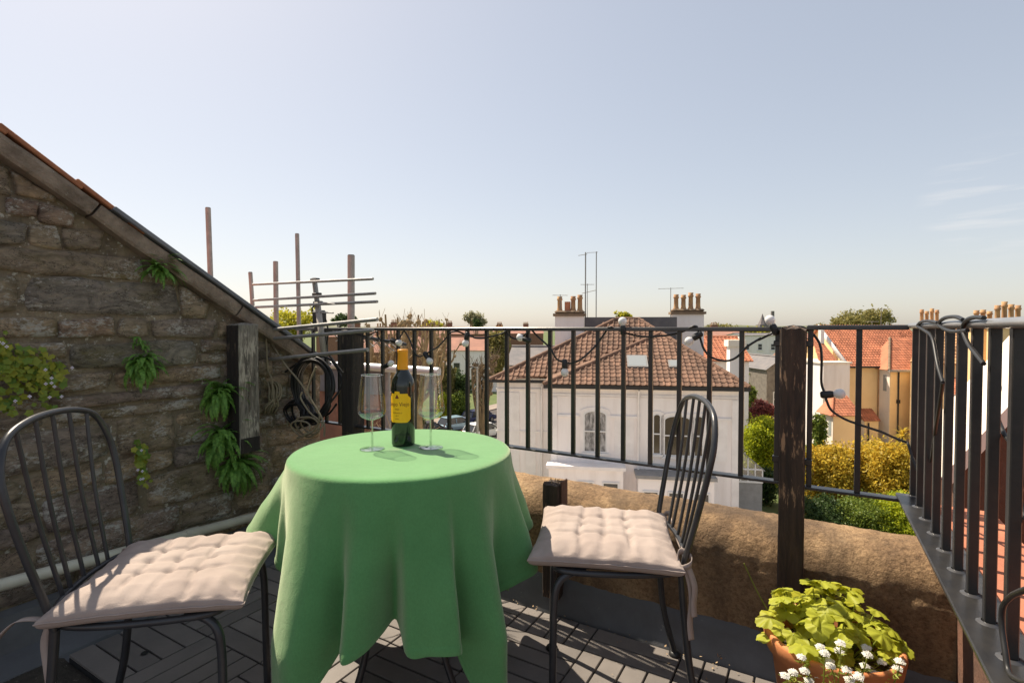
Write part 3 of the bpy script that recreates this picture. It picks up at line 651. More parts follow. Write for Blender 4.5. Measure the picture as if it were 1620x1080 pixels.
# ================================================================== festoon lights wound along the railings
fest = empty('string_lights', T(-2.0, B_RAIL, 1.1), TH, label='black festoon cable with white globe bulbs wound along the railings', cat='string lights')
FO = Vector((-2.0, B_RAIL, 1.1))
def fl_pts(px, b=1.808, plane='b'):
    out = []
    for i, (x, y) in enumerate(px):
        q = on_b(x, y, b + 0.012 * math.sin(i * 1.7)) if plane == 'b' else on_a(x, y, b)
        out.append(Vector(q) - FO)
    return out
c8 = lambda pts: cz(pts, 560, 480, 6.75); c1 = lambda pts: cz(pts, 780, 380, 3.682); c4 = lambda pts: cz(pts, 1160, 480, 4.5); c6 = lambda pts: cz(pts, 1400, 460, 3.6); c7 = lambda pts: cz(pts, 1400, 720, 3.0)
runs = [c8([(30, 325), (120, 345), (200, 318), (250, 300), (255, 350), (290, 390), (400, 400), (470, 385), (510, 330), (540, 298), (600, 400), (640, 510), (690, 565), (760, 542), (830, 500), (900, 460), (1000, 350), (1015, 315), (1080, 298), (1130, 305), (1190, 332), (1250, 345), (1300, 368), (1400, 370), (1470, 350), (1580, 320)]) +
        c1([(95, 518), (100, 560), (150, 575), (195, 540), (215, 516), (260, 560), (330, 625), (370, 690), (420, 712), (470, 713), (530, 680), (600, 610), (655, 535), (668, 510), (690, 507), (725, 521), (790, 545), (870, 560), (950, 560), (1040, 550), (1110, 530), (1160, 504), (1188, 503), (1198, 530), (1210, 580), (1232, 640), (1280, 685), (1360, 702), (1420, 680), (1480, 620), (1560, 570)]) +
        c4([(180, 260), (270, 215), (300, 190), (340, 180), (410, 166), (490, 168), (530, 190), (580, 230), (620, 300), (630, 400), (628, 560), (648, 630), (665, 690), (700, 760), (790, 820), (900, 862), (1050, 912), (1160, 960), (1245, 990)])]
cab = MB()
main = fl_pts(runs[0])
cab.tube(smooth_path(main, 5), 0.0037, 6)
for pts, a in ((c6([(330, 520), (300, 420), (270, 268), (225, 225), (188, 200), (205, 178), (250, 172), (300, 182)]), 0.226), (c6([(470, 225), (380, 230), (320, 205), (308, 182), (340, 155), (400, 147), (445, 165)]), 0.226),
               (c6([(563, 415), (520, 360), (480, 310), (450, 245), (445, 205), (465, 168), (510, 151), (565, 154)]), 0.226),
               (c6([(628, 470), (650, 550), (632, 630), (636, 700), (655, 760), (690, 830), (745, 900), (775, 985)]) + c7([(650, 130), (638, 190), (655, 270), (690, 330)]), 0.262),
               (c7([(690, 630), (640, 648), (595, 672), (560, 720), (556, 810), (572, 930), (590, 1030), (640, 1070), (690, 1085)]), 0.226)):
    cab.tube(smooth_path(fl_pts(pts, a, 'a'), 6), 0.0037, 6)
# the stretch from the corner into the right hand railing
q0 = fl_pts([(1436, 699.8)])[0]; q1 = Vector((0.262, 1.70, 0.70)) - FO; q2 = fl_pts(c6([(330, 520)]), 0.226, 'a')[0]
cab.tube(smooth_path([q0, q0.lerp(q1, .5) + Vector((0, 0, -.02)), q1, q1.lerp(q2, .5), q2], 6), 0.0037, 6)
cab.build('cable', 'black_plastic', fest)
def bulb(sx, sy, bx, by, b=1.800):
    s = Vector(on_b(sx, sy, b)) - FO; t = Vector(on_b(bx, by, b)) - FO; d = (t - s).normalized()
    MB().tube([s - d * 0.014, s - d * 0.010, s + d * 0.012, s + d * 0.020], 0.014, 12, rs=[0.0065, 0.0108, 0.0112, 0.0095]).build('socket', 'black_plastic', fest)
    m = MB(); q = d.to_track_quat('Z', 'Y').to_matrix().to_4x4()
    pr_ = [(0.009, 0.018), (0.013, 0.024), (0.0185, 0.031), (0.0215, 0.041), (0.0205, 0.051), (0.0155, 0.059), (0.0085, 0.0635), (0.0005, 0.065)]
    lm = MB().lathe(pr_, 16); lm.v = [tuple(Matrix.Translation(s) @ q @ (Vector(v) * 0.70 + Vector((0, 0, 0.006)))) for v in lm.v]
    lm.build('bulb', 'bulb_white', fest)
for s, t in (((622, 538.5), (631, 542)), ((673.5, 561), (679, 570)), ((739, 530), (736.5, 542)), ((835, 538), (824, 534)), ((893.5, 574), (893.5, 588)), ((986, 524), (985, 510)), ((1105, 530), (1094, 537)), ((1226, 523), (1219, 508)), ((1306, 624), (1326, 623)), ((610, 579), (616, 576))):
    bulb(*s, *t)

# ================================================================== aerial, cables, scaffold poles in the far left corner
AB = 1.74
aer = empty('television_aerial', T(*on_b(506, 560, AB)), TH, label='grey television aerial with long horizontal rods at the end of the stone wall', cat='aerial')
AO = Vector(on_b(506, 560, AB))
def apt(x, y, b=AB): return Vector(on_b(x, y, b)) - AO
rods = [((400, 450), (590, 441)), ((401, 475), (594, 464)), ((402, 486), (597, 477)), ((403, 524), (597, 505)), ((405, 538), (590, 522)), ((407, 570), (582, 553))]
for i, (p, q) in enumerate(rods):
    bb = AB - 0.02 - (0.06 if i > 2 else 0)
    m = MB(); a0, a1 = apt(*p, bb), apt(*q, bb - 0.05); m.tube([a0, a1], 0.0085 if i > 2 else 0.0065, 8); m.build('rod', 'aerial_metal', aer)
MB().tube([apt(497, 440), apt(502, 480), apt(508, 520)], 0.0125, 8).build('mast', 'aerial_metal', aer)
MB().ribbon([apt(502, 478, AB - .03), apt(513, 563, AB - .05)], 0.03, 0.012, (1, 0, 0)).build('bracket', 'scaffold', aer)
for y in (443, 466, 479): c = apt(498 + (y - 440) * .13, y, AB - .02); MB().box(c.x - .024, c.x + .024, c.y - .012, c.y + .012, c.z - .009, c.z + .009, .003).build('clamp', 'black_plastic', aer)
c = apt(504, 502, AB - .02); MB().box(c.x - .03, c.x + .03, c.y - .02, c.y + .03, c.z - .045, c.z + .035, .01).build('junction_box', 'black_plastic', aer)
bo = apt(499, 520, AB + .05); MB().tube([bo, bo + Vector((-0.02, 0.7, -0.10))], 0.012, 8).build('boom', 'black_plastic', aer)
for k in range(8):
    cc = bo + Vector((-0.003 * k, 0.02 + 0.085 * k, -0.003 - 0.016 * k))
    for s in (-1, 1):
        MB().tube([cc, cc + Vector((s * 0.062, 0, 0.036))], 0.003, 5).build('director', 'aerial_metal', aer); MB().tube([cc, cc + Vector((s * 0.062, 0, -0.034))], 0.003, 5).build('director', 'aerial_metal', aer)
MB().tube(smooth_path([apt(503, 480), apt(494, 487), apt(497, 494), apt(506, 497), apt(515, 505), apt(519, 525), apt(516, 545), apt(509, 556)], 6), 0.004, 6).build('lead', 'black_plastic', aer)
for (p, q) in (((505, 478), (530, 481)), ((507, 494), (527, 495))): MB().tube([apt(*p, AB - .03), apt(*q, AB - .1)], 0.004, 6).build('bolt', 'aerial_metal', aer)

def coil(name, label, cx, cy, b, rx, rz, turns, r, mat, tails=(), jit=0.12, tilt=0.0, seed=1):
    rr = random.Random(seed); e = empty(name, T(*on_b(cx, cy, b)), TH, label=label, cat='cable'); O = Vector(on_b(cx, cy, b)); pts = []
    sx = on_b(cx + 1, cy, b)[0] - O.x
    for t in range(turns):
        kx, kz, ox, oz, oy = rx * (1 + rr.uniform(-jit, jit)), rz * (1 + rr.uniform(-jit, jit)), rr.uniform(-.1, .1) * rx, rr.uniform(-.1, .1) * rz, rr.uniform(-.035, .035)
        for k in range(12):
            a = 2 * math.pi * k / 12 + rr.uniform(-.06, .06); x = math.cos(a) * kx + ox; z = math.sin(a) * kz + oz
            pts.append(Vector((x * math.cos(tilt) - z * math.sin(tilt), oy + 0.01 * math.sin(a * 2), x * math.sin(tilt) + z * math.cos(tilt))))
    m = MB().tube(smooth_path(pts, 3), r, 6)
    m.build('loops', mat, e)
    for tl in tails: MB().tube(smooth_path([Vector(on_b(x, y, b - 0.03)) - O for x, y in tl], 5), r, 6).build('tail', mat, e)
    return e
coil('cable_coil', 'tan cable wound in a tight hank below the aerial rods', 427, 627, 1.66, 0.043, 0.076, 9, 0.0042, 'cable_tan', [[(421, 526), (422, 560), (424, 585), (430, 600), (432, 628)]], seed=2)
coil('cable_coil', 'big loose black cable coil hanging on the railing', 498, 615, 1.775, 0.131, 0.144, 13, 0.0055, 'black_plastic', [[(440, 690), (430, 640), (440, 600), (470, 575)], [(543, 590), (520, 560), (512, 545)]], 0.16, seed=3)
coil('cable_coil', 'loose loop of dusty tan cable trailing behind the table', 484, 675, 1.70, 0.075, 0.044, 3, 0.0045, 'cable_tan', [[(428, 540), (450, 575), (475, 605), (497, 640), (512, 668), (513, 690)], [(478, 620), (476, 630), (490, 652), (505, 664)], [(500, 580), (490, 605), (488, 625), (503, 650), (505, 665), (492, 685), (470, 692)]], 0.2, seed=4)
coil('cable_coil', 'small black cable hank below the aerial', 470, 655, 1.76, 0.088, 0.062, 8, 0.005, 'black_plastic', [], 0.25, seed=5)

def pole(label, xt, yt, xb, yb, Y, rad, zb=-4.0):
    a, b = at(xt, yt, Y), at(xb, yb, Y * 1.0); d = (b - a).normalized(); t = (zb - a.z) / d.z; foot = a + d * t
    e = empty('scaffold_pole', foot, label=label, cat='pole', group='scaffold poles behind the gable')
    h = a - foot
    MB().tube([(0, 0, 0), h * 0.5, h], rad, 12).build('tube', 'scaffold', e)
    MB().tube([h * 0.999, h + h.normalized() * 0.004], rad * 0.86, 12).build('end_ring', 'gutter_dark', e)
    c = h * ((0.25 - foot.z) / h.z); MB().tube([c - h.normalized() * .04, c + h.normalized() * .04], rad * 1.35, 12).build('coupler', 'scaffold', e)
pole('tall scaffold pole standing just above the gable coping, leftmost of the poles', 329, 329, 333, 440, 4.9, 0.0235)
pole('short thin scaffold pole at the left end of the aerial rods', 396, 431, 400, 490, 4.4, 0.0165)
pole('scaffold pole left of the aerial mast, third from the left', 436, 414, 437, 510, 5.1, 0.0235)
pole('slim tall scaffold pole just left of the aerial mast', 470, 370, 473, 510, 6.0, 0.0235)
pole('thickest scaffold pole right of the aerial, behind the blackened post', 555.5, 404, 555.5, 530, 3.55, 0.0245)
# ================================================================== table, cloth, wine
TX, TY, TZ, TR = -0.335, 1.585, 0.730, 0.325
tab = empty('bistro_table', (TX, TY, 0), label='round metal bistro table hidden under the green cloth', cat='table')
MB().lathe([(0.0005, TZ - 0.020), (TR - 0.012, TZ - 0.020), (TR - 0.006, TZ - 0.016), (TR - 0.006, TZ - 0.008), (TR - 0.012, TZ - 0.0045), (0.0005, TZ - 0.0045)], 64).build('table_top', 'chair_steel', tab)
for k in range(4):
    a = R(45 + 90 * k + 12); c, s = math.cos(a), math.sin(a)
    MB().tube(smooth_path([(c * .20, s * .20, TZ - .022), (c * .17, s * .17, .55), (c * .12, s * .12, .36), (c * .16, s * .16, .15), (c * .24, s * .24, 0.004)], 6), 0.010, 8).build('leg', 'chair_steel', tab)
MB().tube([(math.cos(2 * math.pi * k / 24) * .135, math.sin(2 * math.pi * k / 24) * .135, .40) for k in range(25)], 0.006, 6).build('ring', 'chair_steel', tab)

HEM = [(-180, .485, .525), (-172, .47, .475), (-165, .46, .385), (-156, .44, .385), (-149, .41, .355), (-141, .29, .36), (-133, .17, .395), (-124, .12, .415), (-115, .17, .425), (-109, .25, .395), (-103.5, .325, .352), (-99, .350, .410), (-96, .345, .432), (-91, .355, .415), (-86, .372, .375),
       (-82, .382, .340), (-79.5, .365, .365), (-77.5, .345, .410), (-70, .342, .420), (-63, .340, .432), (-60, .335, .425), (-57, .30, .360), (-52, .20, .385), (-46, .12, .428), (-42, .17, .425), (-37, .30, .385), (-32, .352, .350), (-24, .385, .385), (-15, .405, .425), (-10, .41, .41), (-4, .425, .355), (5, .44, .375), (14, .455, .435), (21, .44, .42), (28, .38, .36),
       (36, .25, .38), (45, .13, .43), (54, .25, .38), (62, .35, .36), (71, .36, .42), (80, .37, .35), (92, .36, .42), (103, .37, .36), (114, .33, .41), (125, .22, .37), (135, .13, .43), (145, .24, .37), (155, .38, .40), (163, .43, .37), (172, .47, .475)]
ph = np.radians(np.array([h[0] for h in HEM])); hz = np.array([h[1] for h in HEM]); hr = np.array([h[2] for h in HEM])
def periodic(x, xs, ys):
    X = np.concatenate([xs - 2 * np.pi, xs, xs + 2 * np.pi]); Yv = np.tile(ys, 3)
    i = np.clip(np.searchsorted(X, x) - 1, 1, len(X) - 3); t = (x - X[i]) / (X[i + 1] - X[i])
    m1 = (Yv[i + 1] - Yv[i - 1]) / (X[i + 1] - X[i - 1]) * (X[i + 1] - X[i]); m2 = (Yv[i + 2] - Yv[i]) / (X[i + 2] - X[i]) * (X[i + 1] - X[i])
    return (2 * t ** 3 - 3 * t ** 2 + 1) * Yv[i] + (t ** 3 - 2 * t ** 2 + t) * m1 + (-2 * t ** 3 + 3 * t ** 2) * Yv[i + 1] + (t ** 3 - t ** 2) * m2
NPH = 420; PHI = np.linspace(-np.pi, np.pi, NPH, endpoint=False)
HZ = periodic(PHI, ph, hz); HR = periodic(PHI, ph, hr); HR = TR + 0.01 + (HR - TR - 0.01) + 0.45 * (HR - np.convolve(np.concatenate([HR[-30:], HR, HR[:30]]), np.ones(61) / 61, 'valid'))
# folds start softly at the table edge: a blurred copy of the hem's radius leads, the sharp one follows
ker = np.exp(-0.5 * (np.arange(-24, 25) / 9.0) ** 2); ker /= ker.sum()
HRs = np.convolve(np.concatenate([HR[-24:], HR, HR[:24]]), ker, 'valid')
def hang(phi_i, s):
    """point of the hanging cloth at angle index, s = 0 at the edge fold, 1 at the hem"""
    f = PHI[phi_i]; zt = TZ - 0.012; z = zt - s * (zt - HZ[phi_i])
    tgt = HRs[phi_i] * (1 - min(1, s * 1.5)) + HR[phi_i] * min(1, s * 1.5)
    drop = (zt - z)
    w_ = min(1.0, (drop / 0.40)) ** 0.85
    r_ = TR + 0.006 + (tgt - TR - 0.006) * w_
    x, y = math.cos(f) * r_, math.sin(f) * r_
    nz = 0.0060 * fnoise(x * 6, y * 6, z * 2.2) * min(1, s * 4) + 0.0024 * fnoise(x * 17 + z * 6, y * 17, z * 8)
    return (x * (1 + nz / r_), y * (1 + nz / r_), z + 0.0015 * fnoise(x * 12, y * 12, 5) * s)
rows = []
for rr_ in (0.0005, 0.06, 0.12, 0.18, 0.23, 0.27, 0.295, 0.308):
    rows.append([(math.cos(f) * rr_, math.sin(f) * rr_, TZ + 0.0012 + 0.0012 * fnoise(math.cos(f) * rr_ * 9, math.sin(f) * rr_ * 9, 1)) for f in PHI])
for q in (0.25, 0.5, 0.75, 1.0):
    an = q * math.pi / 2; rows.append([(math.cos(f) * (TR - 0.012 + 0.018 * math.sin(an)), math.sin(f) * (TR - 0.012 + 0.018 * math.sin(an)), TZ + 0.001 - 0.013 * (1 - math.cos(an))) for f in PHI])
NS = 46
for k in range(1, NS + 1): rows.append([hang(i, k / NS) for i in range(NPH)])
vs = [p for r_ in rows for p in r_]; fs = []
for j in range(len(rows) - 1):
    for i in range(NPH):
        i2 = (i + 1) % NPH; fs.append((j * NPH + i, j * NPH + i2, (j + 1) * NPH + i2, (j + 1) * NPH + i))
cloth = MB().add(vs, fs, True).build('tablecloth', 'green_cloth', loc=(TX, TY, 0)); tag(cloth, 'green linen tablecloth hanging in folds over the round table', 'tablecloth')
so = cloth.modifiers.new('thickness', 'SOLIDIFY'); so.thickness = 0.0014; so.offset = -1
hm = []
for k in range(5):
    row_ = []
    for i in range(NPH):
        x, y, z = hang(i, 1.0); x0, y0, z0 = hang(i, 1.0 - 0.020 / max(0.1, TZ - HZ[i]))
        t = k / 4; px, py, pz = x + (x0 - x) * t, y + (y0 - y) * t, z + (z0 - z) * t; rl = math.hypot(px, py); off = (0.0018 if 0 < k < 4 else 0.0004)
        row_.append((px * (1 + off / rl), py * (1 + off / rl), pz - (0.002 if k == 0 else 0)))
    hm.append(row_)
fs = [(j * NPH + i, j * NPH + (i + 1) % NPH, (j + 1) * NPH + (i + 1) % NPH, (j + 1) * NPH + i) for j in range(4) for i in range(NPH)]
MB().add([p for r_ in hm for p in r_], fs, True).build('hem', 'green_cloth', cloth)
CT = TZ + 0.0025                                      # top of the cloth

def wineglass(x, y, label):
    e = empty('wine_glass', (x, y, CT), label=label, cat='glass', group='wine glasses on the table')
    bowl = [(0.0042, 0.088), (0.010, 0.0905), (0.022, 0.094), (0.033, 0.101), (0.0405, 0.110), (0.0425, 0.118), (0.0420, 0.130), (0.0395, 0.155), (0.0365, 0.182), (0.0335, 0.208), (0.0320, 0.2255)]
    MB().lathe(bowl, 40).build('bowl', 'glass', e)
    MB().lathe([(0.0320, 0.2245), (0.0326, 0.2262), (0.0318, 0.2275), (0.0312, 0.226), (0.0320, 0.2245)], 40).build('rim', 'glass_rim', e)
    MB().lathe([(0.0037, 0.0065), (0.0033, 0.03), (0.0033, 0.07), (0.0045, 0.0885)], 14).build('stem', 'glass_rim', e)
    MB().lathe([(0.0365, 0.0004), (0.0372, 0.0012), (0.036, 0.0022), (0.018, 0.0040), (0.006, 0.0062), (0.0037, 0.0065)], 36).build('foot', 'glass_rim', e)
wineglass(-0.428, 1.578, 'empty stemmed wine glass left of the bottle')
wineglass(-0.2515, 1.598, 'empty stemmed wine glass right of the bottle')

bot = empty('wine_bottle', (-0.3455, 1.640, CT), label='dark wine bottle with yellow label and orange foil cap', cat='bottle')
BR = 0.0365
MB().lathe([(0.0005, 0.010), (0.022, 0.006), (0.033, 0.0), (0.0355, 0.003), (BR, 0.008), (BR, 0.185), (0.0358, 0.196), (0.0325, 0.209), (0.0265, 0.221), (0.0205, 0.231), (0.0165, 0.240), (0.0150, 0.250), (0.0148, 0.296), (0.0005, 0.297)], 56).build('body', 'bottle_glass', bot)
MB().lathe([(0.0160, 0.2285), (0.0172, 0.2285), (0.0168, 0.245), (0.0158, 0.290), (0.0165, 0.2915), (0.0165, 0.3005), (0.0155, 0.3025), (0.0005, 0.303)], 40).build('foil_cap', 'foil', bot)
LC = math.atan2(-1.64, 0.3455) + R(-24)               # the label is turned a little to the left
def lab_pt(u, z, r_): a = LC + u / BR; return (math.cos(a) * r_, math.sin(a) * r_, z)
LW, L0, L1 = 0.0395, 0.076, 0.170
def lab_top(u):
    if abs(u) > LW - 0.009: return L1 - 0.010 - (abs(u) - LW + 0.009) * 0.9
    if abs(u + 0.004) < 0.009: return L1 + 0.003
    return L1 - 0.004
def lab_bot(u): return L0 + max(0, (abs(u) - LW + 0.011) * 0.95)
vs = []; fs = []; K = 44
for i in range(K + 1):
    u = -LW + 2 * LW * i / K
    for j in range(5): vs.append(lab_pt(u, lab_bot(u) + (lab_top(u) - lab_bot(u)) * j / 4, BR + 0.0005))
for i in range(K):
    for j in range(4): fs.append((i * 5 + j, i * 5 + 5 + j, i * 5 + 6 + j, i * 5 + 1 + j))
lab = MB().add(vs, fs, True).build('label', 'label_print', bot)
def text_on(txt, size, u0, z0, name='lettering', squeeze=1.0):
    cu = bpy.data.curves.new('t', 'FONT'); cu.body = txt; cu.size = size; cu.align_x = 'CENTER'; cu.resolution_u = 3
    to = bpy.data.objects.new('t', cu); COL.objects.link(to); dg = bpy.context.evaluated_depsgraph_get()
    me = bpy.data.meshes.new_from_object(to.evaluated_get(dg)); bpy.data.objects.remove(to)
    for v in me.vertices: v.co = Vector(lab_pt(u0 + v.co.x * squeeze, z0 + v.co.y, BR + 0.0009))
    me.materials.clear(); link(name, me, 'label_ink', lab)
text_on('Campo Viejo', 0.0178, -0.006, 0.1275, squeeze=0.86)
text_on('RIOJA', 0.0062, -0.004, 0.1155)
text_on('TEMPRANILLO', 0.0052, -0.004, 0.1045)
text_on('2017', 0.0052, -0.004, 0.0955)
text_on('ESPAÑA', 0.0038, -0.004, 0.0865)
for (u, z, s) in ((-0.004, 0.1545, 0.0042), (-0.004, 0.1595, 0.003), (-0.008, 0.1535, 0.0022), (0.0, 0.1535, 0.0022)):
    vs = [lab_pt(u + s * math.cos(t), z + s * math.sin(t), BR + 0.0009) for t in [2 * math.pi * k / 10 for k in range(10)]]; MB().add(vs, [tuple(range(10))]).build('emblem', 'label_ink', lab)
# print line low on the glass
for z_, u1 in ((0.037, 0.03), (0.0405, 0.012)):
    vs = []
    for i in range(21):
        u = -u1 + 2 * u1 * i / 20; vs += [lab_pt(u + 0.012, z_ - .0004, BR + 0.0004), lab_pt(u + 0.012, z_ + .0004, BR + 0.0004)]
    MB().add(vs, [(2 * i, 2 * i + 2, 2 * i + 3, 2 * i + 1) for i in range(20)]).build('print_line', 'black_plastic', bot)

# ================================================================== chairs and cushions
def chair(label, x, y, rz):
    e = empty('bistro_chair', (x, y, 0), rz, label=label, cat='chair', group='bistro chairs at the table')
    SZ = 0.440; r_ = 0.0092
    # seat ring and mesh straps
    sq = [(.175, -.12), (.19, 0), (.175, .12), (.14, .172), (0, .183), (-.13, .168), (-.172, .13), (-.180, 0), (-.172, -.13), (-.13, -.168), (0, -.183), (.14, -.172)]
    P = smooth_path([(p[0], p[1], SZ) for p in sq + sq[:1]], 4); MB().tube(P, 0.0085, 8, cap=False).build('seat_ring', 'chair_steel', e)
    seat = MB().box(-.165, .172, -.163, .163, SZ + .004, SZ + .008); seat.build('seat_plate', 'chair_steel', e)
    # hoop back with five spindles and a curved lower rail
    hoop = [(-.172, -.165, SZ - .01), (-.182, -.177, SZ + .06), (-.204, -.196, SZ + .17), (-.226, -.209, SZ + .28), (-.242, -.204, SZ + .355), (-.254, -.166, SZ + .420), (-.260, -.092, SZ + .447), (-.262, 0, SZ + .454)]
    hoop = hoop + [(p[0], -p[1], p[2]) for p in hoop[-2::-1]]
    H = smooth_path(hoop, 6); MB().tube(H, r_ * .9, 10).build('back_hoop', 'chair_steel', e)
    rail = [(-.176, -.167, SZ + .030), (-.192, -.11, SZ + .036), (-.200, 0, SZ + .038), (-.192, .11, SZ + .036), (-.176, .167, SZ + .030)]
    RL = smooth_path(rail, 6); MB().tube(RL, 0.0065, 8).build('lower_rail', 'chair_steel', e)
    for t in (-0.66, -0.35, 0.0, 0.35, 0.66):
        yb, yt = t * 0.150, t * 0.195
        b_ = min(RL, key=lambda p: abs(p.y - yb)); t_ = min((p for p in H if p.z > SZ + .33), key=lambda p: abs(p.y - yt))
        MB().tube(smooth_path([b_, b_.lerp(t_, .5) + Vector((-.006, 0, 0)), t_], 6), 0.0050, 8).build('spindle', 'chair_steel', e)
    for s in (-1, 1):
        lg = MB().tube(smooth_path([(-.172, s * .165, SZ - .004), (-.180, s * .168, SZ - .12), (-.198, s * .175, .16), (-.238, s * .188, .006)], 6), r_ * 1.08, 10).build('leg', 'chair_steel', e)
        MB().lathe([(0.004, .016), (.013, .013), (.020, .006), (.021, 0), (.0005, 0)], 14, (-.239, s * .188, 0)).build('foot_cap', 'black_plastic', lg)
        lg = MB().tube(smooth_path([(.085, s * .150, SZ - .006), (.125, s * .166, SZ - .008), (.158, s * .180, SZ - .030), (.170, s * .186, SZ - .085), (.173, s * .188, .20), (.176, s * .190, .006)], 6), r_ * 1.08, 10).build('leg', 'chair_steel', e)
        MB().lathe([(0.004, .016), (.013, .013), (.020, .006), (.021, 0), (.0005, 0)], 14, (.176, s * .190, 0)).build('foot_cap', 'black_plastic', lg)
    return e
def cushion(label, x, y, rz, seed, wx=0.205, wy=0.205, ties=()):
    e = empty('seat_cushion', (x, y, 0.4495), rz, label=label, cat='cushion', group='cushions on the bistro chairs')
    n = 72; tf = [(-0.34, -0.34), (0.0, -0.36), (0.34, -0.34), (-0.35, 0), (0.0, 0.0), (0.35, 0.0), (-0.34, 0.34), (0.0, 0.36), (0.34, 0.34)]
    rr = random.Random(seed); tf = [(a + rr.uniform(-.03, .03), b + rr.uniform(-.03, .03)) for a, b in tf]
    def shape(u, v):
        # square with soft, slightly pointed corners
        k = 0.045; bx = 1 - 0.055 * (1 - abs(v) ** 2) * 1.0; by = 1 - 0.055 * (1 - abs(u) ** 2)
        return u * wx * bx, v * wy * by
    def top(u, v):
        eu, ev = 1 - abs(u), 1 - abs(v); e_ = min(1, (eu / 0.30)) ** 0.42 * min(1, (ev / 0.30)) ** 0.42
        h = 0.026 + 0.034 * e_
        d = 0
        for a, b in tf:
            q = math.hypot(u - a, (v - b)); d = max(d, math.exp(-(q / 0.062) ** 2) * 0.021)
        # creases run from tuft to tuft
        for a in (-0.34, 0.0, 0.345):
            wv = a + 0.03 * math.sin(v * 4 + seed + a * 7); d = max(d, 0.0125 * math.exp(-abs(u - wv) / 0.024) * (1 if abs(v) < 0.55 else max(0, 1 - (abs(v) - .55) * 1.6)))
            wu = a + 0.03 * math.sin(u * 4 + seed * 2 + a * 5); d = max(d, 0.0125 * math.exp(-abs(v - wu) / 0.024) * (1 if abs(u) < 0.55 else max(0, 1 - (abs(u) - .55) * 1.6)))
        h -= d * min(1, e_ * 1.3)
        ed = max(abs(u), abs(v))
        pk = 0.0075 * max(0, ed - 0.55) * (1 if ed < .97 else .3) * math.sin((u if abs(v) > abs(v * 0 + u) else v) * 23 + seed + 2 * fnoise(u * 3, v * 3, seed))
        return h + pk + 0.003 * fnoise(u * 3.1, v * 3.1, seed) + 0.0012 * fnoise(u * 11, v * 11, seed)
    vs = []; fs = []
    us = [math.copysign(1 - (1 - abs(t)) ** 1.6, t) for t in (2 * i / n - 1 for i in range(n + 1))]
    for j in range(n + 1):
        for i in range(n + 1):
            u, v = us[i], us[j]; px, py = shape(u, v); edge = i in (0, n) or j in (0, n)
            vs.append((px, py, top(u, v) if not edge else 0.022 + 0.002 * fnoise(u * 6, v * 6, seed)))
    m = n + 1
    for j in range(n):
        for i in range(n): fs.append((j * m + i, j * m + i + 1, (j + 1) * m + i + 1, (j + 1) * m + i))
    o = len(vs)
    for j in range(n + 1):
        for i in range(n + 1):
            u, v = us[i], us[j]; px, py = shape(u, v); eu, ev = 1 - abs(u), 1 - abs(v)
            vs.append((px, py, 0.022 - 0.0205 * min(1, min(eu, ev) / 0.085) ** 0.45 + 0.002 * fnoise(u * 6, v * 6, seed) * (1 if i in (0, n) or j in (0, n) else 0)))
    for j in range(n):
        for i in range(n): fs.append((o + j * m + i, o + (j + 1) * m + i, o + (j + 1) * m + i + 1, o + j * m + i + 1))
    MB().add(vs, fs, True).build('pad', 'cushion', e)
    # piped seam round the edge
    ring = [vs[i] for i in range(n)] + [vs[j * m + n] for j in range(n)] + [vs[n * m + n - i] for i in range(n)] + [vs[(n - j) * m] for j in range(n)]
    MB().tube([Vector(p) * 1.0 + Vector((p[0] * .004, p[1] * .004, 0)) for p in ring] + [ring[0]], 0.0021, 5, cap=False).build('piping', 'cushion', e)
    for tp, side in ties: MB().ribbon(smooth_path(tp, 6), 0.017, 0.0015, side).build('tie', 'cushion', e)
    return e
LX, LY, LRZ = -0.875, 1.325, R(12)
chair('black metal bistro chair with hoop back by the stone wall', LX, LY, LRZ)
c_, s_ = math.cos(LRZ), math.sin(LRZ)
cushion('beige tufted cushion on the chair by the stone wall', LX + 0.018 * c_, LY + 0.018 * s_, LRZ, 3, ties=(
    ([(-.19, -.18, .018), (-.225, -.195, .032), (-.245, -.205, .028), (-.275, -.215, -.01), (-.300, -.220, -.07), (-.312, -.222, -.14), (-.318, -.222, -.19)], (.3, 1, 0)),
    ([(-.19, -.17, .014), (-.205, -.17, -.03), (-.200, -.172, -.09), (-.196, -.172, -.13)], (1, .4, 0)),
    ([(-.19, .18, .018), (-.215, .19, .02), (-.225, .19, -.05), (-.228, .19, -.12)], (1, .4, 0))))
RX, RY, RRZ = 0.298, 1.558, R(175.5)
chair('black metal bistro chair with hoop back by the front parapet', RX, RY, RRZ)
c_, s_ = math.cos(RRZ), math.sin(RRZ)
cushion('beige tufted cushion on the chair by the front parapet', RX + 0.018 * c_, RY + 0.018 * s_, R(170), 11, ties=(
    ([(-.19, .17, .020), (-.196, .152, .050), (-.212, .150, .054), (-.226, .166, .046), (-.222, .186, .036), (-.200, .190, .026), (-.19, .182, .018)], (0, .1, 1)),
    ([(-.205, .186, .034), (-.220, .182, -.01), (-.226, .180, -.06), (-.222, .180, -.12), (-.226, .182, -.165)], (1, .5, 0)),
    ([(-.214, .186, .034), (-.232, .186, -.02), (-.230, .186, -.07), (-.232, .188, -.10)], (1, .5, 0)),
    ([(-.19, -.17, .020), (-.20, -.19, .034), (-.214, -.176, .040), (-.212, -.10, .030), (-.215, 0.0, .018), (-.216, .10, .030), (-.212, .15, .044)], (0, .1, 1))))

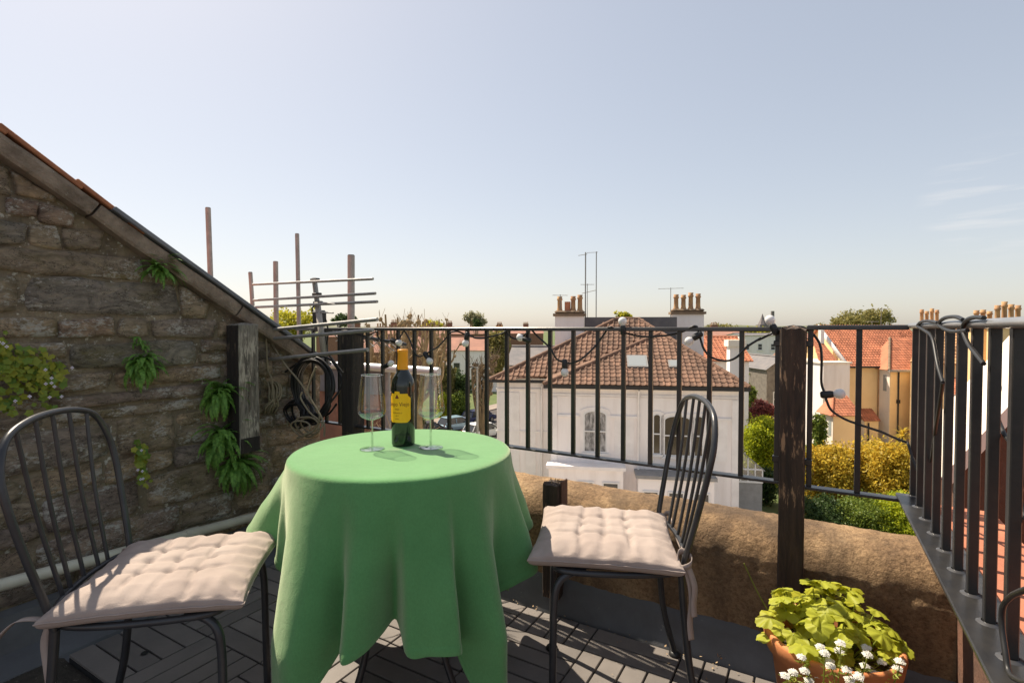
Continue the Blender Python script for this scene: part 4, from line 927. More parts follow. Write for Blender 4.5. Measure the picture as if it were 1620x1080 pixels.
# ================================================================== plants
def leaf_cloud(name, mat, parent, blobs, n, size, seed=1, aspect=0.6, loc=(0, 0, 0), shell=0.55, flat=0.0, **k):
    """n small leaf faces in clumps through ellipsoids (cx, cy, cz, rx, ry, rz)"""
    g = np.random.default_rng(seed); B = np.array(blobs, float); vol = (B[:, 3] * B[:, 4] * B[:, 5]) ** 0.75; pick = g.choice(len(B), n, p=vol / vol.sum())
    nc = max(6, n // 22); cp = g.choice(len(B), nc, p=vol / vol.sum())
    d = g.normal(size=(nc, 3)); d /= np.linalg.norm(d, axis=1)[:, None]; rad = (shell + (1 - shell) * g.random(nc)) ** 0.8
    C = B[cp, :3] + d * rad[:, None] * B[cp, 3:] * (0.82 + 0.3 * g.random((nc, 1)))
    ci = g.integers(0, nc, n); spread = (B[cp, 3:].mean(1) * 0.17)[ci]
    P = C[ci] + g.normal(size=(n, 3)) * spread[:, None]
    nrm = g.normal(size=(n, 3)); nrm[:, 2] += flat; nrm /= np.linalg.norm(nrm, axis=1)[:, None]
    t = np.cross(nrm, g.normal(size=(n, 3))); t /= np.linalg.norm(t, axis=1)[:, None] + 1e-9; b = np.cross(nrm, t)
    sz = size * (0.6 + 0.8 * g.random(n))[:, None]
    V = np.empty((n, 4, 3)); V[:, 0] = P - t * sz; V[:, 1] = P + b * sz * aspect + nrm * sz * .15; V[:, 2] = P + t * sz; V[:, 3] = P - b * sz * aspect + nrm * sz * .15
    me = bpy.data.meshes.new(name); me.vertices.add(4 * n); me.vertices.foreach_set('co', V.reshape(-1).astype(np.float32))
    me.loops.add(4 * n); me.loops.foreach_set('vertex_index', np.arange(4 * n, dtype=np.int32)); me.polygons.add(n); me.polygons.foreach_set('loop_start', np.arange(0, 4 * n, 4, dtype=np.int32))
    me.update(calc_edges=True); me.validate()
    return link(name, me, mat, parent, loc, **k)
def fern(label, x, y, n, size, seed, name='fern', droop=1.0):
    p = on_a(x, y, A_WALL + 0.012); e = empty(name, T(*p), TH, label=label, cat='plant'); rr = random.Random(seed); m = MB()
    for f in range(int(n * 1.5)):
        az = rr.uniform(-1.5, 1.5); L = size * rr.uniform(.45, .92); el = rr.uniform(-.7, 1.15); pts = []
        out = Vector((math.cos(az) * .8 + .15, math.sin(az), 0)); pos = Vector((0, rr.uniform(-.02, .02), rr.uniform(-.02, .02)))
        K = 9
        for k in range(K + 1):
            pts.append(pos.copy()); ang = el - droop * 1.35 * (k / K); pos = pos + (out * math.cos(ang) + Vector((0, 0, 1)) * math.sin(ang)) * L / K
        side = out.cross(Vector((0, 0, 1))).normalized()
        m.tube(pts, 0.0009, 3, cap=False, rs=[0.0012 * (1 - .7 * k / K) for k in range(K + 1)])
        for k in range(1, K + 1):
            w_ = L * 0.105 * math.sin(math.pi * (0.18 + 0.80 * k / K)) + 0.002; t = (pts[k] - pts[k - 1])
            for s in (-1, 1):
                for h in (0, .5):
                    b0 = pts[k - 1].lerp(pts[k], h); tip = b0 + side * s * w_ + t * .5 + Vector((0, 0, -.12 * w_)); mid = b0 + side * s * w_ * .5
                    m.add([b0 - t * .12, mid - t * .12 + Vector((0, 0, .001)), tip, mid + t * .42, b0 + t * .30], [(0, 1, 2, 3, 4)])
    m.build('fronds', 'fern', e, kind='stuff'); return e
fern('small dark fern tucked under the sloping coping of the gable', 254, 425, 33, 0.132, 1)
fern('small fern in the wall below the coping above the chair', 222, 540, 15, 0.054, 9)
fern('bright fern growing from the middle of the stone wall', 224, 575, 44, 0.132, 2, droop=1.25)
fern('upper fern beside the grey post on the stone wall', 348, 622, 57, 0.186, 3, droop=1.2)
fern('large fern at the foot of the grey post', 347, 692, 52, 0.202, 4, droop=1.2)
fern('lowest fern on the stone wall behind the tablecloth', 372, 735, 57, 0.209, 5, droop=1.25)
def creeper(label, spots, seed, flowers=14):
    p = on_a(*spots[0][:2], A_WALL + 0.02); O = Vector(p); e = empty('creeping_plant', T(*p), TH, label=label, cat='plant'); rr = random.Random(seed); m = MB(); st_ = MB(); fl_ = MB()
    for x, y, w_, h, n in spots:
        for i in range(n):
            q = Vector(on_a(x + rr.gauss(0, w_ * .45), y + rr.gauss(0, h * .45), A_WALL + rr.uniform(.02, .075))) - O; s = rr.uniform(.007, .0155)
            nr = Vector((1, rr.uniform(-.8, .8), rr.uniform(-.3, 1.2))).normalized(); u = nr.orthogonal().normalized(); v = nr.cross(u); ph0 = rr.uniform(0, 6.28)
            vs = [q + nr * (-.002)] + [q + (u * math.cos(ph0 + t) + v * math.sin(ph0 + t)) * s * (1 + .18 * math.cos(5 * t)) for t in [2 * math.pi * k / 10 for k in range(10)]]
            m.add(vs, [(0, k, k % 10 + 1) for k in range(1, 11)])
            if i % 4 == 0: st_.tube([q, q + Vector((-.04, rr.uniform(-.02, .02), rr.uniform(-.01, .03)))], .0008, 3)
    m.build('foliage', 'wall_leaf', e, kind='stuff'); st_.build('stems', 'twig', e, kind='stuff')
    for i in range(flowers):
        x, y, w_, h, n = rr.choice(spots); q = Vector(on_a(x + rr.gauss(0, w_ * .55), y + rr.gauss(0, h * .55), A_WALL + .085)) - O; f = MB()
        for k in range(4):
            d = Vector((0.3, math.cos(k * 1.57), math.sin(k * 1.57))) * .0033; f.ball(q + d, .0023, 5)
        f.build('flower', 'petal_lilac', e)
creeper('trailing green creeper with tiny lilac flowers at the left edge of the wall', [(52, 590, 38, 40, 150), (8, 575, 22, 50, 70), (80, 600, 22, 34, 60), (18, 640, 24, 18, 24)], 5, 14)
creeper('thin yellow green creeper hanging in the joint above the left cushion', [(224, 722, 12, 22, 46), (226, 755, 9, 20, 22)], 6, 5)

# spiky plant and dry stalks by the railing
sp = empty('potted_grass_plant', T(*on_b(628, 700, 1.67)[:2], 0.0), TH, label='spiky yellow green grass plant standing behind the wine bottle', cat='plant')
MB().lathe([(0.0005, 0.0), (0.085, 0.0), (0.115, 0.36), (0.125, 0.36), (0.125, 0.40), (0.112, 0.40), (0.105, 0.36), (0.0005, 0.36)], 28).build('pot', 'terracotta', sp)
rr = random.Random(8)
bl = MB()
for i in range(150):
    az = rr.uniform(0, 6.28); L = rr.uniform(.16, .40); el = rr.uniform(.75, 1.5); pos = Vector((rr.gauss(0, .035), rr.gauss(0, .035), .37)); pts = []; out = Vector((math.cos(az), math.sin(az), 0))
    for k in range(7): pts.append(pos.copy()); a = el - 1.5 * (k / 6) ** 1.7; pos = pos + (out * math.cos(a) + Vector((0, 0, 1)) * math.sin(a)) * L / 6
    sd = out.cross(Vector((0, 0, 1))); vs = []
    for k, q in enumerate(pts): wd = .0062 * (1 - (k / 6) ** 2) + .0004; vs += [q - sd * wd, q + sd * wd]
    bl.add(vs, [(2 * k, 2 * k + 1, 2 * k + 3, 2 * k + 2) for k in range(6)], True)
bl.build('blades', 'spike_leaf', sp, kind='stuff')
dry = empty('dry_stalks', T(-1.95, 1.97, 0.44), TH, label='tangle of dry brown stalks on the parapet beside the blackened post', cat='plant')
ds = MB()
for i in range(110):
    x0 = rr.uniform(-.16, .26); a = rr.uniform(-.8, .8); L = rr.uniform(.08, .30); q = Vector((x0, rr.uniform(-.06, .1), 0)); d = Vector((math.sin(a), rr.uniform(-.4, .4), math.cos(a))).normalized()
    ds.tube(smooth_path([q, q + d * L * .5 + Vector((rr.uniform(-.02, .02), 0, 0)), q + d * L + Vector((rr.uniform(-.06, .06), 0, -.03))], 3), .0013, 4, rs=None)
ds.build('stalks', 'twig', dry, kind='stuff')

# terracotta pot with a leafy plant and white flowers
PX, PY = T(0.050, 1.545).xy; PZ = 0.315
pot = empty('terracotta_pot', (PX, PY, 0.002), label='round terracotta flower pot in the right front corner', cat='pot')
MB().lathe([(0.0005, 0.0), (0.098, 0.0), (0.102, 0.006), (0.138, 0.262), (0.143, 0.264), (0.152, 0.268), (0.158, 0.306), (0.155, 0.313), (0.148, 0.315), (0.141, 0.310), (0.138, 0.270), (0.132, 0.262), (0.095, 0.02), (0.0005, 0.02)], 56).build('body', 'terracotta', pot)
MB().lathe([(0.0005, 0.272), (0.06, 0.270), (0.1, 0.264), (0.1315, 0.256)], 36).build('soil', 'soil', pot)
pl_ = empty('leafy_plant', (PX, PY, 0.26), label='lush plant with broad lobed lime green leaves in the terracotta pot', cat='plant')
def lobed(seed, s):
    rr = random.Random(seed); m = MB(); n = 40; vs = [(0, 0, 0)]; fs = []
    for ring_, q in ((1, .5), (2, 1.0)):
        for k in range(n):
            t = -2.6 + 5.2 * k / (n - 1); lobe = 0.70 + 0.30 * abs(math.cos(t * 1.75)) ** 0.6 + 0.035 * math.sin(t * 22); r_ = s * q * lobe * (1 - .08 * abs(t) / 2.6)
            x, y = r_ * math.cos(t), r_ * math.sin(t); z = -0.30 * (x * x + y * y) / s + 0.07 * s * q * math.cos(t * 7 + seed) + .03 * s * rr.uniform(-1, 1) * q
            vs.append((x, y, z))
    for k in range(n - 1): fs += [(0, 1 + k, 2 + k), (1 + k, 1 + n + k, 2 + n + k, 2 + k)]
    return m.add(vs, fs, True).mesh('leaf')
lm = [lobed(i, 0.037) for i in range(5)]
rr = random.Random(21); stem = MB(); k = 0
while k < 96:
    u, v = rr.uniform(-.15, .14), rr.uniform(-.14, .14)
    if u * u + v * v > .148 ** 2: continue
    # the leaves fill the left and back of the pot, the front is left to the flowers
    if v < -0.10 and u > -0.05: continue
    hgt = 0.060 + 0.055 * (1 - (u * u + v * v) / .03) + rr.uniform(-.035, .035) + (0.02 if v > 0.05 else 0)
    pos = Vector((u, v, hgt)); sc_ = rr.uniform(.6, 1.15); out = math.atan2(v, u) + rr.uniform(-.9, .9)
    link('leaf', lm[k % 5], 'pot_leaf', pl_, pos, (rr.uniform(-.45, .45), rr.uniform(-.1, .75), out)).scale = (sc_,) * 3
    stem.tube([(u * .4, v * .4, 0), (u * .8, v * .8, hgt * .6), pos], .0018, 5); k += 1
stem.tube(smooth_path([(-.11, .06, 0.05), (-.15, .075, .12), (-.185, .09, .20)], 4), .0014, 5)
stem.build('stems', 'flower_leaf', pl_, kind='stuff')
fw = empty('white_flowers', (PX, PY, 0.26), label='cluster of small white candytuft flowers at the front of the terracotta pot', cat='flowers')
heads = [(1268, 1040), (1298, 1024), (1305, 1034), (1273, 1062), (1295, 1070), (1330, 1018), (1328, 1030), (1313, 1046), (1314, 1054), (1242, 1069), (1371, 1025), (1373, 1036), (1369, 1054), (1395, 1048), (1424, 1047), (1420, 1058), (1410, 1066), (1358, 1072), (1255, 1064), (1385, 1066), (1340, 1060), (1360, 1068), (1412, 1074), (1344, 1076), (1280, 1077)]
gf = MB()
for i, (x, y) in enumerate(heads):
    Yd = 1.155 + 0.055 * math.sin(i * 2.1); q = at(x, y, Yd) - Vector((PX, PY, 0.26)); h = MB()
    for k in range(26):
        a = k * 2.399; r_ = .0095 * math.sqrt(k / 26); c = q + Vector((r_ * math.cos(a), r_ * math.sin(a) * .9, .006 - r_ * .45 + rr.uniform(-.002, .002)))
        nr = (Vector((r_ * math.cos(a), r_ * math.sin(a), .02)) + Vector((rr.uniform(-.01, .01), -.012, 0))).normalized(); u = nr.orthogonal().normalized(); v = nr.cross(u)
        for t in range(4):
            d = u * math.cos(t * 1.57 + k) + v * math.sin(t * 1.57 + k); e2 = nr.cross(d); h.add([c, c + d * .0024 + e2 * .0014 + nr * .0006, c + d * .0040, c + d * .0024 - e2 * .0014 + nr * .0006], [(0, 1, 2, 3)])
    h.build('flower_head', 'petal', fw)
    base = Vector((q.x * .75, q.y * .8 + .02, -.02)); gf.tube(smooth_path([base, base.lerp(q, .55) + Vector((rr.uniform(-.01, .01), -.01, .01)), q], 4), .0013, 4)
    for k in range(16):
        t = rr.uniform(.45, .97); c = base.lerp(q, t); d = Vector((rr.uniform(-1, 1), rr.uniform(-1, .6), rr.uniform(-.1, .9))).normalized(); sd = d.orthogonal().normalized() * .0018
        gf.add([c, c + d * .008 + sd, c + d * .017, c + d * .008 - sd], [(0, 1, 2, 3)])
gf.build('leaves', 'flower_leaf', fw, kind='stuff')
dl = MB(); q = Vector((0, 0, 0))
for i in range(40):
    a, b = rr.uniform(0, 6.28), rr.uniform(-.3, 1.4); d = Vector((math.cos(a) * math.cos(b), math.sin(a) * math.cos(b), math.sin(b))); c = Vector((rr.gauss(0, .012), rr.gauss(0, .008), .010)); sd = d.orthogonal().normalized() * .003
    dl.add([c, c + d * .008 + sd, c + d * .016, c + d * .008 - sd], [(0, 1, 2, 3)])
d = ray(1143, 1041); qq = Vector((0, 0, CAM_Z)) + d * (-CAM_Z / d.z)
tag(dl.build('dead_flower', 'chimney_pot', loc=(qq.x, qq.y, 0.0)), 'small dried brown flower head lying on the deck behind the right chair', 'dead flower')

# bits of leaf and grit blown into the gutter and the deck gaps
lit = MB(); rr = random.Random(77)
for i in range(150):
    if i % 3: a, b = rr.uniform(-2.2, 0.3), 1.795 + rr.uniform(-.10, .0) * rr.random()
    else: a, b = rr.uniform(-2.1, 0.2), rr.uniform(.8, 1.78)
    p = T(a, b, 0.003 if b < 1.785 else 0.006); s_ = rr.uniform(.002, .007); f = rr.uniform(0, 6.28); d = Vector((math.cos(f), math.sin(f), rr.uniform(-.1, .35))) * s_; e2 = Vector((-math.sin(f), math.cos(f), rr.uniform(-.2, .3))) * s_ * .5
    lit.add([p - d, p + e2, p + d, p - e2], [(0, 1, 2, 3)])
tag(lit.build('leaf_litter', 'twig'), 'scattered dry leaf bits and grit on the deck and in the gutter', 'leaf litter', kind='stuff')
# ================================================================== the town: ground, road, houses, trees
GZ = -9.5
gm = MB().box(-3000, 3000, 3.0, 3600, GZ - 1.0, GZ); gm.build('ground', 'grass', kind='structure', label='garden ground between the houses')
vs = []; fs = []; n = 160
for i in range(n + 1):
    x = -2600 + 5200 * i / n; h = 7 + 9 * abs(fnoise(x * .0021, 3, 1)) + 7 * fnoise(x * .006, 1, 2) + 2.5 * fnoise(x * .03, 1, 2)
    vs += [(x, 1500, GZ), (x, 1700, h), (x, 2100, h * .9), (x, 2500, GZ)]
for i in range(n):
    for k in range(3): fs.append((i * 4 + k, i * 4 + k + 1, i * 4 + 5 + k, i * 4 + 4 + k))
MB().add(vs, fs, True).build('hills', 'hill_green', kind='structure', label='low wooded hills on the horizon')
ob = MB().box(-6.5, 0.55, -7.0, 1.86, GZ, -0.16); tag(ob.build('own_building', 'brick', loc=T(0, 0), rot=(0, 0, TH)), 'brick building that carries the roof terrace', 'building')
MB().box(-9, 15, 4.5, 25.3, GZ + .004, GZ + .012).build('bounce_ground', 'pale_bounce', kind='structure', label='unseen pale ground added to bounce sunlight onto the villa front')  # added out of view, reflects sun up onto the shaded villa front
MB().box(22, 46, 33.5, 41, GZ + .004, GZ + .012).build('bounce_ground', 'pale_bounce', kind='structure', label='unseen pale ground added to bounce sunlight onto the cream houses')  # added behind the shrubs to brighten the cream walls by bounce
# road with kerbs, in front of the far terrace
rp = [at(640, 700, 46), at(760, 672, 57), at(830, 655, 66)]
ra = math.atan2(rp[2].y - rp[0].y, rp[2].x - rp[0].x)
road = MB().box(-45, 60, -4.2, 4.2, 0.004, 0.012); road.build('road', 'asphalt', loc=(rp[1].x, rp[1].y, GZ), rot=(0, 0, ra), kind='structure', label='street with parked cars')
for s in (-1, 1):
    pv = MB().box(-45, 60, min(s * 4.2, s * 6.4), max(s * 4.2, s * 6.4), 0.0, 0.13); pv.build('pavement', 'paving', loc=(rp[1].x, rp[1].y, GZ), rot=(0, 0, ra), kind='structure', label='pavement with kerb beside the street')
for k in range(12): MB().box(-30 + k * 6, -27.5 + k * 6, -0.06, 0.06, 0.016, 0.018).build('lane_marking', 'white_paint', bpy.data.objects['road'])

def inside(p, poly):
    c = False; j = len(poly) - 1
    for i in range(len(poly)):
        a, b = poly[i], poly[j]
        if (a[1] > p[1]) != (b[1] > p[1]) and p[0] < (b[0] - a[0]) * (p[1] - a[1]) / (b[1] - a[1] + 1e-12) + a[0]: c = not c
        j = i
    return c
def slope(parent, pts, tw, th, mat, name='roof', tiles=True, lip=0.025, roll=0.03, slab=0.06):
    """one roof plane: a slab, and on it rolled tiles course by course"""
    P = [Vector(p) for p in pts]; nr = (P[1] - P[0]).cross(P[2] - P[0]).normalized()
    if nr.z < 0: nr = -nr
    e = Vector((0, 0, 1)).cross(nr).normalized(); u = nr.cross(e)
    if u.z < 0: u, e = -u, -e
    O = P[0]; q2 = [((p - O).dot(e), (p - O).dot(u)) for p in P]
    vs = [p - nr * 0.004 for p in P] + [p - nr * slab for p in P]; n = len(P)
    ro = MB().add(vs, [tuple(range(n)), tuple(range(2 * n - 1, n - 1, -1))] + [(i, (i + 1) % n, (i + 1) % n + n, i + n) for i in range(n)]).build(name, mat, parent)
    if not tiles: return ro
    s0, s1 = min(q[0] for q in q2), max(q[0] for q in q2); t0, t1 = min(q[1] for q in q2), max(q[1] for q in q2)
    prof = [(0.0, 0.2), (0.10, 0.95), (0.26, 1.0), (0.38, 0.25), (0.5, 0.0), (0.85, 0.0), (1.0, 0.2)]; m = MB(); k = len(prof); V = []; Fc = []
    t = t0
    while t < t1:
        s = s0
        while s < s1:
            if inside((s + tw / 2, t + th * .45), q2):
                j = rnd.uniform(-.008, .008); o = len(V)
                for tt, up in ((t - 0.02, lip), (t + th + 0.01, 0.004)):
                    for a, h in prof: V.append(O + e * (s + a * tw) + u * (tt + j) + nr * (up + roll * h))
                for a, h in prof: V.append(O + e * (s + a * tw) + u * (t - 0.02 + j) + nr * (roll * h * .5 - .002))
                for i in range(k - 1): Fc += [(o + i, o + i + 1, o + k + i + 1, o + k + i), (o + 2 * k + i, o + 2 * k + i + 1, o + i + 1, o + i)]
            s += tw
        t += th
    m.add(V, Fc); m.build('roof_tiles', mat, ro if parent is None else ro, kind='stuff'); return ro
def hips(parent, lines, r_=0.11, mat='roof_brown'):
    for a, b in lines:
        a, b = Vector(a), Vector(b); L = (b - a).length; n = max(2, int(L / 0.42))
        for i in range(n):
            p, q = a.lerp(b, i / n), a.lerp(b, (i + 1.06) / n); MB().tube([p, q], r_, 8, rs=[r_ * 1.06, r_ * .95]).build('ridge_tile', mat, parent)
def arch_poly(x0, x1, z0, z1, rise, n=10):
    pts = [(x0, z0), (x1, z0), (x1, z1 - rise)]; c = (x0 + x1) / 2; h = (x1 - x0) / 2
    for k in range(1, n): a = math.pi * k / n; pts.append((c + h * math.cos(a), z1 - rise + rise * math.sin(a)))
    return pts + [(x0, z1 - rise)]
def window(parent, x0, x1, z0, z1, y=0.0, rise=0.0, pane='pane', fr='white_paint', bars=(1, 1), t=0.07, surround=None, sill=True, M=None):
    """sash window standing on the face y = const that looks to -y"""
    poly = arch_poly(x0, x1, z0, z1, rise) if rise else [(x0, z0), (x1, z0), (x1, z1), (x0, z1)]
    f = MB(); c = ((x0 + x1) / 2, (z0 + z1) / 2); kx, kz = 1 - 2 * t / (x1 - x0), 1 - 2 * t / (z1 - z0)
    ins = [((p[0] - c[0]) * kx + c[0], (p[1] - c[1]) * kz + c[1]) for p in poly]; n = len(poly)
    vs = [(p[0], y - .06, p[1]) for p in poly] + [(p[0], y - .06, p[1]) for p in ins] + [(p[0], y - .002, p[1]) for p in poly] + [(p[0], y - .002, p[1]) for p in ins]
    fs = []
    for i in range(n):
        j = (i + 1) % n; fs += [(i, j, n + j, n + i), (2 * n + i, 3 * n + i, 3 * n + j, 2 * n + j), (i, 2 * n + i, 2 * n + j, j), (n + i, n + j, 3 * n + j, 3 * n + i)]
    f.add(vs, fs)
    for k in range(1, bars[0] + 1): x = x0 + (x1 - x0) * k / (bars[0] + 1); f.box(x - .025, x + .025, y - .045, y - .012, z0 + t, z1 - t * .9)
    for k in range(1, bars[1] + 1): z = z0 + (z1 - z0) * k / (bars[1] + 1); f.box(x0 + t, x1 - t, y - .050, y - .0115, z - .03, z + .03)
    w_ = f.build('window', fr, parent)
    MB().add([(p[0], y - .010, p[1]) for p in ins], [tuple(range(n))]).build('pane', pane, w_)
    if sill: MB().box(x0 - .10, x1 + .10, y - .14, y - .003, z0 - .12, z0 - .005).build('sill', fr, w_)
    if surround:
        k2x, k2z = 1 + 2 * surround / (x1 - x0), 1 + 2 * surround / (z1 - z0); out = [((p[0] - c[0]) * k2x + c[0], (p[1] - c[1]) * k2z + c[1]) for p in poly]; m = MB()
        vs = [(p[0], y - .05, p[1]) for p in out] + [(p[0], y - .05, p[1]) for p in poly] + [(p[0], y - .001, p[1]) for p in out] + [(p[0], y - .001, p[1]) for p in poly]
        m.add(vs, fs); m.build('surround', 'stucco_trim', w_)
    if M is not None: w_.matrix_local = M
    return w_
def pots(parent, x0, x1, y, z, n, h=0.85, mat='chimney_pot', skip=()):
    for k in range(n):
        if k in skip: continue
        x = x0 + (x1 - x0) * (k + .5) / n; hh = h * rnd.uniform(.88, 1.08)
        MB().lathe([(0.19, 0), (0.16, .12), (0.145, .2), (0.135, hh * .72), (0.175, hh * .76), (0.18, hh * .84), (0.14, hh * .87), (0.165, hh), (0.11, hh), (0.10, hh * .6)], 10, (x, y, z)).build('chimney_pot', mat, parent)
def stack(parent, x0, x1, y0, y1, z0, z1, n, mat='stucco', h=0.85, skip=()):
    c = MB().box(x0, x1, y0, y1, z0, z1).build('chimney', mat, parent)
    MB().box(x0 - .12, x1 + .12, y0 - .12, y1 + .12, z1 + .002, z1 + .16).box(x0 - .04, x1 + .04, y0 - .04, y1 + .04, z1 + .16, z1 + .34, 0.12).build('cap', 'chimney_cap', c)
    pots(c, x0 + .05, x1 - .05, (y0 + y1) / 2, z1 + .33, n, h, skip=skip); return c
def rooftop_aerial(parent, x, y, z, h, L=0.9, rz=0.4):
    m = MB().tube([(x, y, z), (x, y, z + h)], 0.022, 6); d = Vector((math.cos(rz), math.sin(rz), 0.0)); c = Vector((x, y, z + h - .05)); m.tube([c - d * L * .6, c + d * L * .6], .014, 5)
    s = Vector((-d.y, d.x, 0))
    for k in range(6): q = c + d * L * (-.55 + .22 * k); m.tube([q - s * .22, q + s * .22], .009, 4)
    m.build('roof_aerial', 'aerial_metal', parent)

# ------------------------------------------------------------------ the white villa across the gardens
VX, VY, VR = 2.01, 26.6, R(-8.7)
villa = empty('white_villa', (VX, VY, GZ), VR, label='large white stucco villa with brown tiled hip roof and two chimney stacks', cat='house')
cv, sv = math.cos(VR), math.sin(VR)
def vl(x, y, ly=0.0):                               # local x, z where the photo shows (x, y) on the villa's plane local y = ly
    d = ray(x, y); t = (ly - (-(VX) * -sv + -(VY) * cv)) / (d.x * -sv + d.y * cv); p = d * t
    q = Vector((p.x - VX, p.y - VY)); return q.x * cv + q.y * sv, CAM_Z + p.z - GZ
ZE = -1.75 - GZ
MB().box(0, 9.2, 0, 9.5, 0, ZE).build('wall', 'stucco', villa)
MB().box(-3.2, -0.01, 2.0, 9.0, 0, ZE + .1).build('side_wall', 'stucco', villa)
ER = 1.67 - GZ; A0, A1, Mp = (-.35, -.35, ZE + .05), (9.55, -.35, ZE + .05), (5.95, 3.8, .85 - GZ)
R0, R1, C0 = (3.5, 5.0, ER), (4.82, 5.1, ER), (-3.5, 1.5, -1.7 - GZ)
zG = lambda x, y: C0[2] + .069 * (x - C0[0]) + .8245 * (y - C0[1])
C1 = (-.30, 1.5, zG(-.30, 1.5))
slope(villa, [A0, A1, Mp], 0.295, 0.33, 'roof_brown', lip=.035, roll=.05)
slope(villa, [C0, C1, Mp, R1, R0], 0.295, 0.33, 'roof_brown', lip=.035, roll=.05)
MB().add([A0, Mp, C1], [(0, 1, 2)]).build('roof', 'roof_brown', villa)
MB().add([A1, (9.55, 9.8, ZE + .05), R1, Mp], [(0, 1, 2, 3)]).build('roof', 'roof_brown', villa)
MB().add([C0, R0, (-3.5, 9.3, -1.7 - GZ)], [(0, 1, 2)]).build('roof', 'roof_brown', villa)
MB().add([(-3.5, 9.3, -1.7 - GZ), R0, R1, (9.55, 9.8, ZE + .05)], [(0, 1, 2, 3)]).build('roof', 'roof_brown', villa)
hips(villa, [(A0, Mp), (A1, Mp), (Mp, R1), (C0, R0), (R0, R1)], 0.13)
MB().box(-.36, 9.58, -.42, -.30, ZE - .16, ZE + .02).build('gutter', 'gutter_dark', villa)
MB().box(-3.52, -.38, 1.42, 1.54, ZE - .10, ZE + .06).build('gutter', 'gutter_dark', villa)
MB().box(-.30, 9.5, -.30, -.002, ZE - .12, ZE + .01).build('soffit', 'stucco_trim', villa)
# mouldings
for z0, z1, pr_ in ((ZE - .55, ZE - .47, .06), (ZE - .62, ZE - .59, .03)):
    MB().box(-.05, 9.25, -pr_, -.002, z0, z1).build('cornice', 'stucco_trim', villa)
xs = vl(1010, 650)[0]
for x0, x1 in ((0.0, 0.32), (8.85, 9.2)): MB().box(x0, x1, -.05, -.0015, 0, ZE - .64).build('pilaster', 'stucco_trim', villa)
zstr = vl(1000, 660)[1]
for a, b in ((.34, 1.45), (2.85, 4.5), (7.6, 8.83)): MB().box(a, b, -.07, -.002, zstr - .05, zstr + .07).build('string_course', 'stucco_trim', villa)
(wx0, wz1), (wx1, wz0) = vl(923, 648), vl(960, 716)
window(villa, wx0, wx1, wz0, wz1, 0, .22, 'curtain', bars=(1, 1), surround=.16)
for xa, xb, ya, yb in ((1050, 1093, 656, 722), (1033, 1045, 654, 718), (1098, 1112, 657, 722)):
    (a, z1), (b, z0) = vl(xa, ya), vl(xb, yb); window(villa, a, b, z0, z1, 0, .22 if xb - xa > 30 else .12, 'pane_brown', bars=(1 if xb - xa > 30 else 0, 1), surround=.14, t=.06 if xb - xa > 30 else .045)
for px_ in (1010,): x = vl(px_, 640)[0]; MB().tube([(x, -.1, 0), (x, -.1, ZE - .6), (x, -.28, ZE - .2)], .05, 8).build('downpipe', 'stucco_trim', villa)
x, z_ = vl(857, 650, 2.0); MB().tube([(x, 1.9, 0), (x, 1.9, ZE - .3)], .055, 8).build('downpipe', 'stucco_trim', villa)
for xa, xb in ((790, 822), (832, 848)):
    a, b = vl(xa, 640, 2.0)[0], vl(xb, 640, 2.0)[0]; MB().box(a, b, 1.95, 1.998, 1.0, ZE - .7).build('panel', 'stucco_trim', villa)
for zz in (ZE - .55, ZE - 2.9): MB().box(-3.25, -.02, 1.93, 1.998, zz, zz + .08).build('string_course', 'stucco_trim', villa)
# raised wall panels beside the windows
for xa, xb, ya, yb in ((972, 1003, 660, 720), (1130, 1150, 665, 730)):
    (a, z1), (b, z0) = vl(xa, ya), vl(xb, yb); MB().box(a, b, -.03, -.0018, z0, z1).build('panel', 'stucco_trim', villa)
# bay tops lower down
for (xa, ya), (xb, yb), dp in (((868, 736), (986, 757), .75), ((1010, 752), (1130, 790), 1.1)):
    (a, z1), (b, z0) = vl(xa, ya, -dp), vl(xb, yb, -dp); bay = MB().box(a, b, -dp, -.003, 0, z1 - .12).build('bay', 'stucco', villa)
    MB().box(a - .12, b + .12, -dp - .12, -.004, z1 - .12, z1 + .04).build('bay_roof', 'grey_trim' if xa > 1000 else 'stucco_trim', bay)
    for k in range(3): ww = (b - a) / 3; window(bay, a + ww * k + .2, a + ww * (k + 1) - .2, z1 - 2.6, z1 - .7, -dp, bars=(0, 1))
# roof lights, both set in the front slope
nF = (Vector(A1) - Vector(A0)).cross(Vector(Mp) - Vector(A0)).normalized(); uF = nF.cross(Vector((1, 0, 0))).normalized(); uF = uF if uF.z > 0 else -uF
def skylight(xp, yp, w_, h_):
    d = ray(xp, yp); o_ = Vector((-VX, -VY)); oc = Vector((o_.x * cv + o_.y * sv, -o_.x * sv + o_.y * cv, CAM_Z - GZ)); dl_ = Vector((d.x * cv + d.y * sv, -d.x * sv + d.y * cv, d.z))
    t = (Vector(A0) - oc).dot(nF) / dl_.dot(nF); c = oc + dl_ * t; M = Matrix(((1, uF.x, nF.x, c.x), (0, uF.y, nF.y, c.y), (0, uF.z, nF.z, c.z), (0, 0, 0, 1)))
    f = MB().box(-w_ / 2, w_ / 2, -h_ / 2, h_ / 2, 0.0, .11, M=M).build('roof_light', 'grey_trim', villa)
    MB().box(-w_ / 2 + .08, w_ / 2 - .08, -h_ / 2 + .08, h_ / 2 - .08, .112, .118, M=M).build('pane', 'pane_pale', f)
skylight(1008, 573, 1.05, 1.05); skylight(1066, 577, .55, .62)
